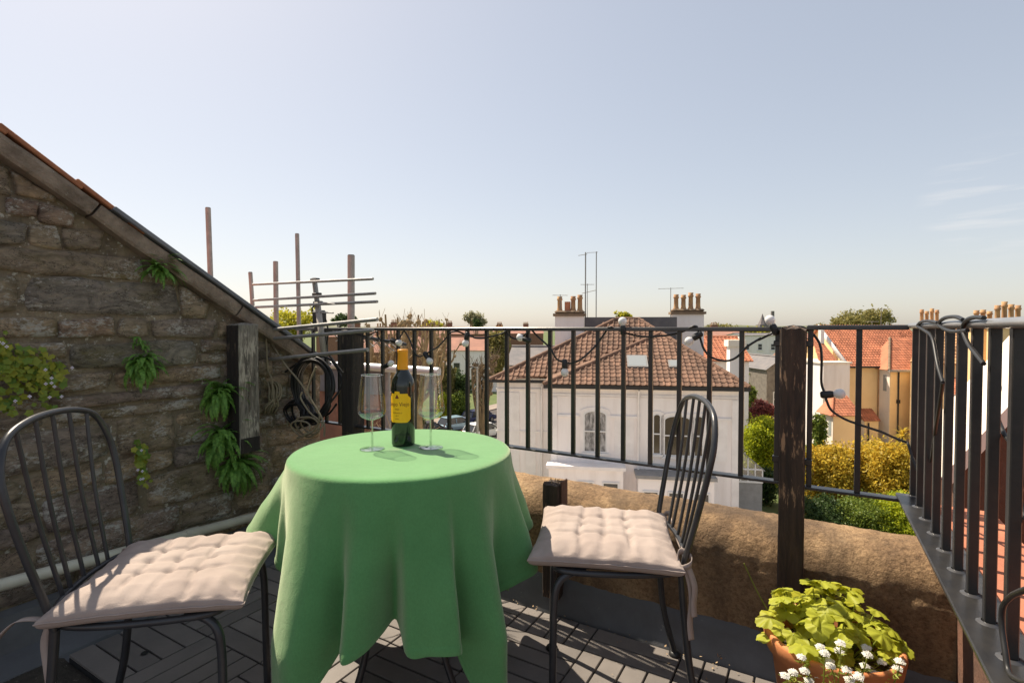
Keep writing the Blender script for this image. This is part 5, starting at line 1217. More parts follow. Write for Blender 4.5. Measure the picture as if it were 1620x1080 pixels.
# chimney stacks and the dark wall behind the ridge
def vw(x, Y): p = at(x, 520, Y); q = Vector((p.x - VX, p.y - VY)); return q.x * cv + q.y * sv, -q.x * sv + q.y * cv
(xa, ya), (xb, yb) = vw(878, 32), vw(924, 32); zt = at(900, 500, 32).z - GZ
sk1 = stack(villa, xa, xb, ya, ya + .9, ZE, zt, 4, skip=(1,), h=.95); MB().tube([(xa + .75, ya + .45, zt + .3), (xa + .75, ya + .45, zt + .9)], .19, 10).build('chimney_pot', 'roof_red', sk1)
(xc, yc), (xd, yd) = vw(1064, 33), vw(1112, 33); zt2 = at(1090, 497, 33).z - GZ
sk2 = stack(villa, xc, xd, yc, yc + .9, ZE, zt2, 4, h=1.0)
MB().box(xb + .02, xc - .02, ya + .3, ya + .7, ZE + 1, at(990, 502, 32.5).z - GZ).build('party_wall', 'slate', villa)
xm, ym = vw(926, 32.3); MB().tube([(xm, ym, zt - .3), (xm, ym, at(926, 399, 32.3).z - GZ)], .045, 6).build('aerial_mast', 'aerial_metal', villa)
zm = at(926, 402, 32.3).z - GZ; MB().tube([(xm - .45, ym, zm - .08), (xm + .1, ym, zm)], .02, 5).build('aerial_arm', 'aerial_metal', villa)
rooftop_aerial(villa, xm + .12, ym - .1, zt - .2, at(929, 449, 32.3).z - GZ - zt + .2, .7, .1)
xm, ym = vw(943, 32.6); zq = at(943, 398, 32.6).z - GZ; MB().tube([(xm, ym, zt - .5), (xm, ym, zq)], .035, 6).tube([(xm - .6, ym, zq - .06), (xm + .1, ym, zq - .04)], .015, 5).tube([(xm - .9, ym, zq - 2.6), (xm + .02, ym, zq - 2.4)], .02, 5).build('aerial_mast', 'aerial_metal', villa)
rooftop_aerial(villa, xc - .1, yc + .2, zt2 - .5, 2.2, 1.3, 2.9); rooftop_aerial(villa, xa + .3, ya + .3, zt + .3, 1.05, .8, .3)
xg, zg = vl(1178, 705); xh, _ = vl(1228, 760)
# glazed lean-to on the villa's right flank
gh = empty('greenhouse', (VX + 9.25 * cv - 1.2 * -sv, VY + 9.25 * sv + 1.2 * cv, GZ), VR, label='lean-to greenhouse with glazed roof against the white villa', cat='greenhouse')
hz0, hz1 = at(1205, 757, 26).z - GZ, at(1205, 741, 26).z - GZ
MB().box(0, 1.75, 0, 4, 0, hz0 - .25).build('base_wall', 'grey_trim', gh)
for k in range(6): x = .0 + 1.75 * k / 5; MB().box(x - .03, x + .03, -.03, .03, hz0 - .25, hz1 - .1 + (1 - k / 5) * 1.5).build('glazing_bar', 'white_paint', gh)
MB().box(0, 1.75, -.04, .04, hz0 - .26, hz0 - .17).box(0, 1.75, -.035, .035, hz1 - .12, hz1 - .04).build('rail', 'white_paint', gh)
for k in range(5):
    x0, x1 = 1.75 * k / 5 + .03, 1.75 * (k + 1) / 5 - .03; MB().add([(x0, 0, hz0 - .2), (x1, 0, hz0 - .2), (x1, 0, hz1 - .1 + (1 - (k + 1) / 5) * 1.45), (x0, 0, hz1 - .1 + (1 - k / 5) * 1.45)], [(0, 1, 2, 3)]).build('pane', 'greenhouse_glass', gh)
MB().add([(0, -.08, hz1 + 1.45), (1.85, -.08, hz1 - .1), (1.85, 4.0, hz1 - .1), (0, 4.0, hz1 + 1.45), (0, -.08, hz1 + 1.39), (1.85, -.08, hz1 - .16), (1.85, 4.0, hz1 - .16), (0, 4.0, hz1 + 1.39)], [(0, 1, 2, 3), (7, 6, 5, 4), (0, 4, 5, 1), (1, 5, 6, 2), (2, 6, 7, 3), (3, 7, 4, 0)]).build('roof', 'grey_trim', gh)
MB().add([(1.75, 0, hz0 - .2), (1.75, 4, hz0 - .2), (1.75, 4, hz1 - .15), (1.75, 0, hz1 - .15)], [(0, 1, 2, 3)]).build('pane', 'greenhouse_glass', gh)

# ------------------------------------------------------------------ generic houses
def gable_house(name, label, x, y, rz, w_, d_, eave, ridge, wall='stucco', roof='roof_far', axis='x', wins=(), chim=None, tile=None, group=None, over=0.25, bar=None, cat='house', base=GZ, winmat='pane'):
    """ridge along local x or y; windows (x0, x1, z0, z1) on the front face local y = 0, origin at the front left corner"""
    e = empty(name, (x, y, base), rz, label=label, cat=cat, group=group); E_, G_ = eave - base, ridge - base; o = over
    if axis == 'x':
        MB().box(0, w_, 0, d_, 0, E_).add([(0, 0, E_), (0, d_, E_), (0, d_ / 2, G_ - .08)], [(0, 1, 2)]).add([(w_, 0, E_), (w_, d_, E_), (w_, d_ / 2, G_ - .08)], [(0, 1, 2)]).build('wall', wall, e)
        k = (G_ - E_) / (d_ / 2) * o
        S = [[(-o, -o, E_ - k), (w_ + o, -o, E_ - k), (w_ + o, d_ / 2, G_), (-o, d_ / 2, G_)], [(w_ + o, d_ + o, E_ - k), (-o, d_ + o, E_ - k), (-o, d_ / 2, G_), (w_ + o, d_ / 2, G_)]]
        rid = ((-o, d_ / 2, G_), (w_ + o, d_ / 2, G_))
    else:
        MB().box(0, w_, 0, d_, 0, E_).add([(0, 0, E_), (w_, 0, E_), (w_ / 2, 0, G_ - .08)], [(0, 1, 2)]).add([(0, d_, E_), (w_, d_, E_), (w_ / 2, d_, G_ - .08)], [(0, 1, 2)]).build('wall', wall, e)
        k = (G_ - E_) / (w_ / 2) * o
        S = [[(-o, d_ + o, E_ - k), (-o, -o, E_ - k), (w_ / 2, -o, G_), (w_ / 2, d_ + o, G_)], [(w_ + o, -o, E_ - k), (w_ + o, d_ + o, E_ - k), (w_ / 2, d_ + o, G_), (w_ / 2, -o, G_)]]
        rid = ((w_ / 2, -o, G_), (w_ / 2, d_ + o, G_))
    for i, q in enumerate(S): slope(e, q, tile or .3, (tile or .3) * 1.1, roof, tiles=bool(tile) , lip=.04, roll=.05)
    MB().tube(rid, .12, 7).build('ridge_tiles', roof, e)
    if bar:
        for sx in (0, 1):
            xa_ = -o if sx == 0 else w_ + o; p, q = Vector((xa_, -o - .02, E_ - k - .05)), Vector((w_ / 2, -o - .02, G_ - .05)); dd = (q - p)
            MB().ribbon([p, q], .30, .06, Vector((0, 0, 1)) - dd.normalized() * dd.normalized().z).build('bargeboard', bar, e)
    for x0, x1, z0, z1 in wins: window(e, x0, x1, z0 - base, z1 - base, 0, bars=(0, 1), t=.09, pane=winmat)
    if chim:
        for cx0, n in chim: stack(e, cx0, cx0 + .45 * n + .2, d_ / 2 - .45, d_ / 2 + .45, E_, G_ + 1.1, n, 'brick', .7)
    return e
def row(name, label, px, Y, rz, w_, d_, ye, yr, wall, roof, **k):
    p = at(px, 520, Y); return gable_house(name, label, p.x, p.y, R(rz), w_, d_, at(px, ye, Y).z, at(px, yr, Y + d_ / 2).z, wall, roof, **k)
def wgrid(w_, n, z0, z1, ww=1.0): return [((i + .5) * w_ / n - ww / 2, (i + .5) * w_ / n + ww / 2, z0, z1) for i in range(n)]
# left: red roofed terraces beyond the street
row('terraced_house', 'pale terraced house with brown roof and sash window beyond the parked cars', 708, 88, -6, 9.5, 9, 553, 533, 'stucco', 'roof_far', wins=wgrid(9.5, 3, -7.6, -4.6, 1.2), chim=[(7.5, 3)])
row('terraced_house', 'long red roofed terrace house behind the pollarded trees', 555, 92, -3, 15, 10, 556, 529, 'brick', 'roof_far', wins=wgrid(15, 4, -7.5, -5.3), chim=[(3, 4), (11, 4)])
row('terraced_house', 'pale rendered house between the pollarded trees and the hedge', 655, 96, -4, 6.0, 9, 560, 532, 'stucco', 'roof_far', wins=wgrid(6.0, 2, -7.4, -5.4), chim=[(.6, 3)])
row('far_house', 'far brown roofed house with square chimney block above the railing left of the pale tree', 690, 170, 4, 17, 12, 528, 517, 'brick', 'roof_far', chim=[(3, 4), (11, 5)])
row('far_house', 'far red roofed house just right of the thick scaffold pole', 600, 150, -2, 14, 11, 531, 517, 'brick', 'roof_far', chim=[(2, 4)])
row('far_house', 'far low brown roof at the end of the stone wall behind the aerial', 500, 140, 3, 16, 11, 532, 519, 'brick', 'roof_far', chim=[(8, 5)])
row('far_house', 'far brown roofed house right of the pale tree on the skyline', 765, 190, 3, 22, 12, 527, 518, 'brick', 'roof_far', chim=[(5, 4), (15, 4)])
# behind the villa
row('rear_house', 'house with low slate roof showing left of the villa chimney', 806, 36, -8, 4.2, 6, 575, 548, 'stucco', 'slate')
row('rear_house', 'brown roofed house behind the right hand chimney of the villa', 1112, 40, -8, 3.4, 8, 568, 533, 'stucco', 'roof_red', tile=.3)
pw_ = empty('rendered_chimney', (*at(1166, 520, 36).xy, GZ), VR, label='white rendered chimney breast right of the villa roof', cat='chimney')
MB().box(-.45, .45, 0, .9, 0, at(1166, 548, 36).z - GZ).build('stack', 'stucco', pw_); MB().box(-.6, .6, -.15, 1.05, at(1166, 548, 36).z - GZ + .002, at(1166, 538, 36).z - GZ).build('cap', 'cream_white', pw_)
row('long_house', 'long grey white building with small windows far behind the timber post', 1172, 105, -4, 7.6, 8, 530, 527, 'stucco', 'slate', wins=wgrid(7.6, 3, -3.2, -1.9, .9) + wgrid(7.6, 3, -6.8, -5.2, .9))
row('far_house', 'far red roofed house on the skyline left of the church spire', 1125, 150, 2, 12, 10, 530, 521, 'brick', 'roof_far', chim=[(2, 4)])
row('far_house', 'far red roof just right of the timber post above the grey stone gable', 1278, 120, 2, 8, 10, 536, 527, 'brick', 'roof_far', chim=[(5, 3)])
sh = row('stone_house', 'dark grey stone house with steep gable and pale bargeboards', 1272, 62, -4, 4.6, 9, 572, 538, 'grey_stone', 'roof_brown', axis='y', bar='white_paint', wins=[(2.2, 3.1, -4.2, -2.0), (2.0, 3.0, -7.9, -5.6)], over=.35)
row('stone_house', 'small stone house with pale corner left of the timber post', 1214, 55, 4, 3.2, 7, 582, 562, 'grey_stone', 'slate', axis='y', wins=[(.7, 1.5, -7.2, -5.6)])
row('far_house', 'brown tiled roof between the stone gable and the cream house', 1310, 70, -3, 4.5, 9, 556, 533, 'brick', 'roof_brown')
# church
cs = at(1206, 515, 520); ch = empty('church', (cs.x, cs.y, GZ), label='distant church with slim pointed spire on the skyline', cat='church')
MB().box(-4.5, 4.5, -4.5, 4.5, 0, cs.z - GZ + 1).build('tower', 'stone_church', ch); hsp = at(1206, 496, 520).z - GZ
MB().lathe([(4.6, cs.z - GZ + 1), (2.2, cs.z - GZ + 6), (.1, hsp)], 8, smooth=False).build('spire', 'stone_church', ch)
MB().box(5, 26, -5, 6, 0, cs.z - GZ - 6).build('nave', 'stone_church', ch)
tw = at(1222, 515, 300); MB_ = MB().tube([(0, 0, 0), (0, 0, at(1224, 492, 300).z - GZ)], 1.0, 8); tag(MB_.build('industrial_chimney', 'stone_church', loc=(tw.x, tw.y, GZ)), 'thin dark chimney shaft next to the spire on the skyline', 'chimney')

# ------------------------------------------------------------------ cream houses on the right
def hip_house(*a): pass
CH = empty('cream_house', (*at(1345, 520, 46).xy, GZ), R(3), label='cream rendered house with orange pantile roof and white gable wing', cat='house')
o0 = at(1345, 520, 46)
def hx(x, Y=46): return (at(x, 520, Y).x - o0.x)
def hz_(y, Y=46, x=1345): return at(x, y, Y).z - GZ
w1 = hx(1440); ez, rz_ = hz_(578), hz_(516, 50)
MB().box(0, w1 + 3, 0, 8, 0, ez).add([(0, 0, ez), (0, 8, ez), (0, 4, rz_ - .1)], [(0, 1, 2)]).build('wall', 'cream', CH)
slope(CH, [(-.3, -.3, ez - .1), (w1 + 3.2, -.3, ez - .1), (w1 + 3.2, 4, rz_), (-.3, 4, rz_)], .27, .32, 'roof_red', lip=.05, roll=.07)
slope(CH, [(w1 + 3.2, 8.3, ez - .1), (-.3, 8.3, ez - .1), (-.3, 4, rz_), (w1 + 3.2, 4, rz_)], .27, .32, 'roof_red', tiles=False)
MB().box(-.34, w1 + 3.2, -.40, -.26, ez - .20, ez - .04).build('gutter', 'gutter_dark', CH)
# flank under the gable, seen edge on; its sunlight is put into the white
MB().prism([(-.02, 0), (-.02, ez - .05), (-.6, ez - .05), (-.6, 0)], -.05, 7.9).build('sunlit_flank', 'cream_white', CH)
MB().ribbon([(-.33, -.34, ez - .16), (-.33, 4, rz_ + .02)], .10, .42, (1, 0, 0)).build('bargeboard', 'white_paint', CH)
xb0, xb1 = hx(1302, 45), hx(1336, 45); zb = hz_(575, 45)
MB().box(xb0, -.62, -.9, 5, 0, zb).build('white_wing', 'stucco', CH)
MB().box(xb0 - .12, -.5, -1.02, 5.1, zb + .002, zb + .14).build('parapet_coping', 'cream_white', CH)
slope(CH, [(xb0 + .6, .6, zb + .15), (-.7, .6, zb + .15), (-.7, 3.2, zb + 2.2), (xb0 + 1.6, 3.2, zb + 2.2)], .27, .32, 'roof_red')
MB().box(-1.0, -.66, 2.5, 2.9, zb, zb + 2.9).build('white_pier', 'white_paint', CH)
# tall right block with hip roof
xr0, xr1 = hx(1411, 44.6), hx(1470, 44.6); er = hz_(585, 44.6); yf = -1.35
MB().box(xr0, xr1 + 1.0, yf, -.01, 0, er).build('block', 'cream', CH)
MB().box(xr0 - .02, xr0 - .003, yf + .02, -.03, 0, er - .02).build('block_sunlit_flank', 'cream_white', CH)  # whiter panel paints the sunlit side of the block
slope(CH, [(xr0 - .35, yf - .3, er), (xr1 + 1.2, yf - .3, er), (xr1 + 1.2, 1.6, er + 2.7), (xr0 + 2.3, 1.6, er + 2.7)], .27, .32, 'roof_red')
MB().add([(xr0 - .35, yf - .3, er), (xr0 + 2.3, 1.6, er + 2.7), (xr0 - .35, 1.4, er)], [(0, 1, 2)]).build('roof', 'roof_red', CH)
hips(CH, [((xr0 - .35, yf - .3, er), (xr0 + 2.3, 1.6, er + 2.7))], .11, 'chimney_cap')
MB().box(xr0 - .4, xr1 + 1.2, yf - .42, yf - .3, er - .16, er + .02).build('gutter', 'grey_trim', CH)
dx = hx(1424, 44.6); MB().tube([(dx, yf - .08, er - .1), (dx, yf - .08, er - 6.3)], .06, 7).build('downpipe', 'gutter_dark', CH); MB().tube([(dx, yf - .08, er - 6.3), (dx + .9, yf - .08, er - 5.2)], .05, 6).build('downpipe', 'gutter_dark', CH)
MB().box(dx - .12, dx + .12, yf - .16, yf - .003, er - 2.9, er - 2.6).build('hopper', 'gutter_dark', CH)
dx = hx(1392, 46); MB().tube([(dx, -.1, .5), (dx, -.1, ez - .3)], .06, 7).build('downpipe', 'chimney_pot', CH)
MB().box(xr0 - .034, xr0 - .021, yf + .35, yf + .75, er - 1.9, er - .5).build('slit_window', 'pane_pale', CH)
# low tiled extension in front
xe0, xe1 = hx(1313, 41.5), hx(1351, 41.5); ee = hz_(656, 41.5)
MB().box(xe0, xe1, -4.5, -2.9, 0, ee).build('extension', 'cream', CH); MB().box(xe0 - .02, xe0 - .003, -4.48, -2.92, 0, ee - .03).build('extension_sunlit_flank', 'cream_white', CH)  # the flank panel is whitened to paint its sunlit side
slope(CH, [(xe0 - .3, -4.75, ee), (xe1 + .2, -4.75, ee), (xe1 + .2, -3.0, ee + 1.35), (xe0 + 1.0, -3.0, ee + 1.35)], .25, .28, 'roof_red')
MB().add([(xe0 - .3, -4.75, ee), (xe0 + 1.0, -3.0, ee + 1.35), (xe0 + 1.0, -2.7, ee + 1.35), (xe0 - .3, -2.7, ee)], [(0, 1, 2, 3)]).build('roof', 'roof_red', CH)
hips(CH, [((xe0 - .3, -4.75, ee), (xe0 + 1.0, -3.0, ee + 1.35))], .10, 'roof_red')
for k in range(2): MB().box(xe0 - .034, xe0 - .021, -4.3 + .6 * k, -3.95 + .6 * k, ee - 1.7, ee - .5).build('narrow_window', 'pane_pale', CH)
xl0, xl1 = hx(1370, 45.1), hx(1393, 45.1); el_ = hz_(665, 45.1)
MB().box(xl0, xl1, -.9, -.02, 0, el_).build('lean_to', 'cream', CH); MB().box(xl0 - .02, xl0 - .003, -.88, -.04, 0, el_ - .02).build('lean_to_sunlit_flank', 'cream_white', CH)  # sunlight on the left side put into the flank's whiter colour
slope(CH, [(xl0 - .2, -1.1, el_), (xl1, -1.1, el_), (xl1, -.02, el_ + .9), (xl0 - .2, -.02, el_ + .9)], .25, .28, 'roof_red')
dx = xl0 + .3; MB().tube([(dx, -1.0, el_ - .2), (dx, -1.0, el_ - 2.0)], .06, 6).build('downpipe', 'gutter_dark', CH)

# the row that comes towards us behind the right hand railing
RA = math.atan2(UV.y, UV.x)
p0 = at(1506, 520, 40)
rw2 = empty('cream_terrace', (p0.x, p0.y, GZ), R(-52), label='cream terrace with red clay roof and grey gutter behind the right railing', cat='house')
L_ = 30.0; e2 = at(1500, 622, 40).z - GZ; 
MB().box(0, L_, 0, 7, 0, e2).build('wall', 'cream_white', rw2)
slope(rw2, [(-.2, -.4, e2 - .05), (L_, -.4, e2 - .05), (L_, 3.0, e2 + 1.8), (-.2, 3.0, e2 + 1.8)], .28, .30, 'roof_red', lip=.03, roll=.02)
MB().box(-.2, L_, -.55, -.42, e2 - .35, e2 - .02).build('gutter', 'grey_trim', rw2)
MB().box(-.2, L_, -.60, -.05, e2 - .52, e2 - .36).build('fascia', 'white_paint', rw2)
MB().box(1.0, L_, 3.0, 9, e2, e2 + 4.3).build('upper_wall', 'cream', rw2)
slope(rw2, [(-3.0, 1.5, e2 + 2.2), (.9, 1.5, e2 + 2.2), (.9, 6, e2 + 5.6), (-3.0, 6, e2 + 5.6)], .5, .42, 'chimney_pot', lip=.06, roll=.06)
MB().box(-3.0, .88, 1.7, 8, 0, e2 + 2.15).build('gable_block', 'cream', rw2)
MB().box(4.0, 4.25, -.12, -.005, e2 - 3.2, e2 - .6).build('downpipe', 'bark', rw2)
for x in (1.2, 6.0, 9.5): window(rw2, x, x + 1.1, e2 - 2.9, e2 - 1.2, 0, bars=(0, 1))
for x in (6.0, 10.5, 15): window(rw2, x, x + 1.1, e2 + 2.2, e2 + 3.6, 3.0, bars=(0, 1))
def far_stack(label, px, Y, yt, n, wpx, mat='cream', h=1.0):
    p = at(px, 520, Y); e = empty('chimney_stack', (p.x, p.y, GZ), 0, label=label, cat='chimney'); W_ = wpx * Y / F_PX; zt_ = at(px, yt, Y).z - GZ
    c = stack(e, -W_ / 2, W_ / 2, 0, .9, 0, zt_ - .34, n, mat, h); return e
far_stack('brick chimney stack with four clay pots beyond the railing corner', 1476, 48, 512, 4, 34, 'brick', 1.35)
far_stack('cream chimney stack with three ochre pots behind the right railing', 1564, 36, 513, 3, 34, 'cream', 1.0)
far_stack('cream chimney stack with four tall pots at the right edge of the view', 1604, 34, 511, 4, 46, 'cream', 1.35)
rooftop_aerial(bpy.data.objects['cream_house'], hx(1455), 4.2, rz_ - .2, hz_(484) - rz_ + .2, 1.8, .2); rooftop_aerial(bpy.data.objects['cream_house'], hx(1436), 4.0, rz_ - .2, hz_(505) - rz_ + .1, 1.0, .1)

# neighbour's lead covered dormer just beyond the parapet on the left
dc0, dc1 = at(500, 576, 6.2), at(692, 588, 5.5)
dr = empty('lead_dormer', (dc0.x, dc0.y, -3.0), math.atan2(dc1.y - dc0.y, dc1.x - dc0.x), label='grey lead covered dormer with pale rounded edge beyond the railing', cat='dormer')
DL = (dc1.xy - dc0.xy).length; dz = dc0.z + 3.0
MB().box(0, DL * .56, 0.02, .16, dz - .32, dz - .03).build('cheek', 'lead_blue', dr)
MB().box(0, DL * .53, .05, .30, 0, dz - .322).build('brick_wall', 'brick', dr)
MB().tube([(-.1, 0, dz), (DL * .5, 0, dz - .01), (DL + .02, 0, dz - .03)], .045, 12).build('rolled_edge', 'zinc', dr)
MB().tube([(DL * .57, .1, 0), (DL * .57, .1, dz - .05)], .035, 8).build('support', 'scaffold', dr)

# ------------------------------------------------------------------ cars and a lamp post
def car(label, px, py, rz, mat, L=4.0, W=1.72, H=1.48):
    d = ray(px, py); t = (GZ + .014 - CAM_Z) / d.z; e = empty('parked_car', (d.x * t, d.y * t, GZ + .014), rz, label=label, cat='car', group='cars parked along the street')
    low = [(-.5, .30), (-.495, .55), (-.46, .62), (-.30, .66), (.20, .68), (.40, .62), (.485, .52), (.5, .34), (.47, .20), (-.47, .20)]; vs = []; fs = []; n = len(low)
    for yy, k in ((-W / 2, .97), (-W / 2 - .0, 1.0), (W / 2, 1.0), (W / 2, .97)):
        vs += [(x * L, yy * (1.0 if .25 < z < .6 else .94), z * 1.32) for x, z in low]
    for j in range(3):
        for i in range(n): fs.append((j * n + i, j * n + (i + 1) % n, (j + 1) * n + (i + 1) % n, (j + 1) * n + i))
    fs += [tuple(range(n)), tuple(range(3 * n, 4 * n))]; MB().add(vs, fs).build('body', mat, e)
    cab = [(-.44, .64), (-.36, .98), (-.26, 1.06), (.06, 1.06), (.18, .98), (.34, .66)]; zz = H / 1.06 
    vs = [(x * L, -W / 2 * (.93 if z < .7 else .78), z * zz * (1 if z > .7 else .9)) for x, z in cab] + [(x * L, W / 2 * (.93 if z < .7 else .78), z * zz * (1 if z > .7 else .9)) for x, z in cab]; n = 6
    MB().add(vs, [tuple(range(n)), tuple(range(2 * n - 1, n - 1, -1))] + [(i, (i + 1) % n, n + (i + 1) % n, n + i) for i in range(n)]).build('cabin', 'pane', e)
    MB().box(-.35 * L, .16 * L, -W * .385, W * .385, 1.0 * zz, 1.068 * zz, .03).build('roof', mat, e)
    for s in (-1, 1):
        for (xa, za), (xb, zb_) in (((-.435, .655), (-.355, .985)), ((-.10, .66), (-.10, 1.0)), ((.335, .665), (.175, .985))):
            MB().tube([(xa * L, s * W / 2 * .935, za * zz), (xb * L, s * W / 2 * .80, zb_ * zz)], .045, 6).build('pillar', mat, e)
        for x in (-.31, .31):
            w_ = MB().tube([(x * L, s * W * .42, .31), (x * L, s * W * .505, .31)], .31, 16).build('tyre', 'tyre', e); MB().tube([(x * L, s * W * .49, .31), (x * L, s * W * .512, .31)], .19, 12).build('rim', 'aerial_metal', w_)
        MB().ball((.475 * L, s * W * .36, .70), .10, 8).build('headlight', 'pane_pale', e); MB().box(-.503 * L, -.49 * L, s * W * .40 - .09, s * W * .40 + .09, .72, .92).build('tail_light', 'bush_red', e)
        MB().box(.17 * L, .21 * L, s * W * .5 - .02 + (0 if s > 0 else -.10), s * W * .5 + .02 + (.10 if s > 0 else 0), .92, 1.04).build('mirror', mat, e)
    return e
car('pale blue hatchback parked on the street behind the right wine glass', 720, 681, R(42), 'car_blue', 3.7, H=1.5)
car('navy car parked beyond the pale blue hatchback', 757, 668, R(48), 'car_navy', 4.2)
car('black car parked just left of the pale blue hatchback', 676, 691, R(36), 'car_black', 4.2)
car('white car parked near the lamp post at the table edge', 764, 692, R(40), 'car_white', 4.1)
lp = at(755, 600, 38); lamp = empty('street_lamp', (lp.x, lp.y, GZ), 0, label='grey street lamp post between the cars and the villa', cat='street lamp')
zl = at(755, 580, 38).z - GZ; MB().tube([(0, 0, 0), (0, 0, zl)], .09, 10, rs=[.11, .07]).build('column', 'aerial_metal', lamp); MB().tube([(0, 0, zl - .1), (-.45, 0, zl + .06)], .035, 6).build('arm', 'aerial_metal', lamp); MB().box(-.75, -.38, -.10, .10, zl + .02, zl + .12, .03).build('lantern', 'grey_trim', lamp)

# ------------------------------------------------------------------ trees and shrubs
def pollard(label, px, Y, ytop, n, spread, seed, fork=-4.5, mat='bark_pale', tr=.30, twiggy=0):
    p = at(px, 520, Y); rr = random.Random(seed); e = empty('pollarded_tree', (p.x, p.y, GZ), 0, label=label, cat='tree', group='pollarded street trees'); zt = at(px, ytop, Y).z - GZ; fz = fork - GZ; m = MB(); b = MB(); tw_ = MB()
    m.tube(smooth_path([(0, 0, 0), (.1, 0, fz * .5), (0, .1, fz)], 4), tr, 9, rs=None); 
    for i in range(n):
        az = 2 * math.pi * i / n + rr.uniform(-.4, .4); sp = spread * rr.uniform(.35, 1.0); h = zt - rr.random() ** 1.6 * (zt - fz) * .55; o = Vector((math.cos(az), math.sin(az) * .7, 0)); st0 = fz - rr.uniform(0, 1.4)
        pts = smooth_path([(0, 0, st0), o * sp * .5 + Vector((0, 0, fz + (h - fz) * .28)), o * sp * .85 + Vector((rr.uniform(-.2, .2), 0, fz + (h - fz) * .6)), o * sp + Vector((rr.uniform(-.25, .25), 0, h))], 5); k = len(pts)
        b.tube(pts, .1, 7, rs=[tr * .62 * (1 - .62 * j / (k - 1)) for j in range(k)])
        for q in range(rr.randint(2, 5)):
            j = rr.randint(k // 3, k - 1); c = pts[j]; a2 = rr.uniform(0, 6.28); L = rr.uniform(.4, 1.3) if j < k - 2 else rr.uniform(.12, .4); d = Vector((math.cos(a2), math.sin(a2), rr.uniform(.6, 1.8))).normalized()
            if j < k - 2: b.tube([c, c + d * L * .6, c + d * L + Vector((0, 0, .15))], .07, 6, rs=[.10, .075, .065])
            for _ in range(4): b.ball(c + d * L + Vector((rr.uniform(-.13, .13), rr.uniform(-.13, .13), rr.uniform(-.08, .14))), rr.uniform(.08, .17), 5)
            for _ in range(twiggy): t2 = Vector((rr.uniform(-.6, .6), rr.uniform(-.6, .6), 1)).normalized(); tw_.tube([c + d * L, c + d * L + t2 * rr.uniform(.4, 1.1)], .014, 4)
    m.build('trunk', mat, e); b.build('limbs', mat, e)
    if twiggy: tw_.build('twigs', mat, e, kind='stuff')
pollard('knobbly pollarded tree nearest the thick scaffold pole', 596, 38, 499, 12, 1.9, 1, twiggy=3)
pollard('knobbly pollarded tree above the orange bottle cap', 622, 41, 497, 12, 2.0, 2, twiggy=3)
pollard('tall knobbly pollarded tree right of the bottle neck', 660, 39, 497, 14, 2.2, 3, twiggy=3)
pollard('wide pollarded tree left of the pale terraced house', 690, 62, 505, 13, 3.2, 4, twiggy=3)
pollard('dark twiggy pollarded tree beside the street lamp', 762, 41, 556, 9, 1.1, 6, fork=-6.0, mat='bark', tr=.24, twiggy=6)
def bush(label, px, py, Y, rpx, rpy, mat, n, size, seed, name='shrub', trunk=True, depth=1.0, parts=5, cat='shrub', ground=True):
    c = at(px, py, Y); rx, rz_2 = rpx * Y / F_PX, rpy * Y / F_PX; rr = random.Random(seed); e = empty(name, (c.x, c.y, GZ), 0, label=label, cat=cat); cz_ = c.z - GZ; B = []
    for i in range(parts):
        a = 2 * math.pi * i / parts + rr.random(); f = rr.uniform(.35, .62); B.append((math.cos(a) * rx * f, math.sin(a) * rx * f * depth, cz_ + rr.uniform(-.42, .48) * rz_2, rx * rr.uniform(.42, .62), rx * rr.uniform(.42, .62) * depth, rz_2 * rr.uniform(.40, .58)))
    B.append((0, 0, cz_, rx * .72, rx * .72 * depth, rz_2 * .78))
    if cat == 'shrub':                                # shrubs are leafy down to the ground
        h = cz_ - rz_2 * .5
        while h > .3: B.append((rr.uniform(-.2, .2) * rx, rr.uniform(-.2, .2) * rx, h, rx * .85, rx * .85 * depth, max(.5, rz_2 * .5))); h -= rz_2 * .55
        n = int(n * (1 + .35 * (len(B) - parts - 1)))
    leaf_cloud('crown', mat, e, B, n, size, seed, shell=.45)
    if trunk:
        m = MB(); m.tube([(0, 0, 0), (.05, 0, cz_ * .6), (0, 0, cz_)], .12, 7, rs=[.06 + .05 * rx, .05 + .035 * rx, .03 + .01 * rx])
        for i in range(6): b_ = B[i % len(B)]; m.tube([(0, 0, cz_ * .55), (b_[0] * .5, b_[1] * .5, cz_ * .8), b_[:3]], .04, 5, rs=[.05 + .015 * rx, .04, .02])
        m.build('trunk', 'bark', e)
    return e
bush('yellow green tree above the end of the stone wall between the scaffold poles', 463, 512, 62, 44, 26, 'tree_yellow', 5200, .17, 11, 'tree', cat='tree')
bush('dark evergreen behind the aerial, right of the yellow tree', 545, 506, 90, 20, 12, 'bush_dark', 1500, .25, 12, 'tree', cat='tree')
bush('far pale budding tree on the skyline above the lamp post', 752, 507, 170, 17, 16, 'tree_pale', 2600, .35, 13, 'tree', cat='tree')
bush('small dark conifer in front of the pale far tree', 755, 511, 150, 7, 9, 'bush_dark', 700, .3, 14, 'tree', cat='tree')
bush('lime tree tops behind the pollarded trees', 685, 516, 120, 24, 8, 'tree_yellow', 1600, .3, 15, 'tree', cat='tree')
bush('dark green conifer between the pollarded trees', 643, 514, 100, 9, 9, 'bush_dark', 900, .25, 16, 'tree', cat='tree')
bush('tall olive green tree left of the villa roof', 789, 560, 46, 17, 42, 'tree_olive', 5200, .13, 17, 'tree', cat='tree')
bush('lime tuft of a tree showing above the villa ridge', 988, 500, 62, 14, 7, 'tree_yellow', 900, .16, 18, 'tree', cat='tree')
bush('big round yellow green tree on the right skyline', 1362, 508, 125, 44, 21, 'tree_olive', 6500, .32, 19, 'tree', cat='tree')
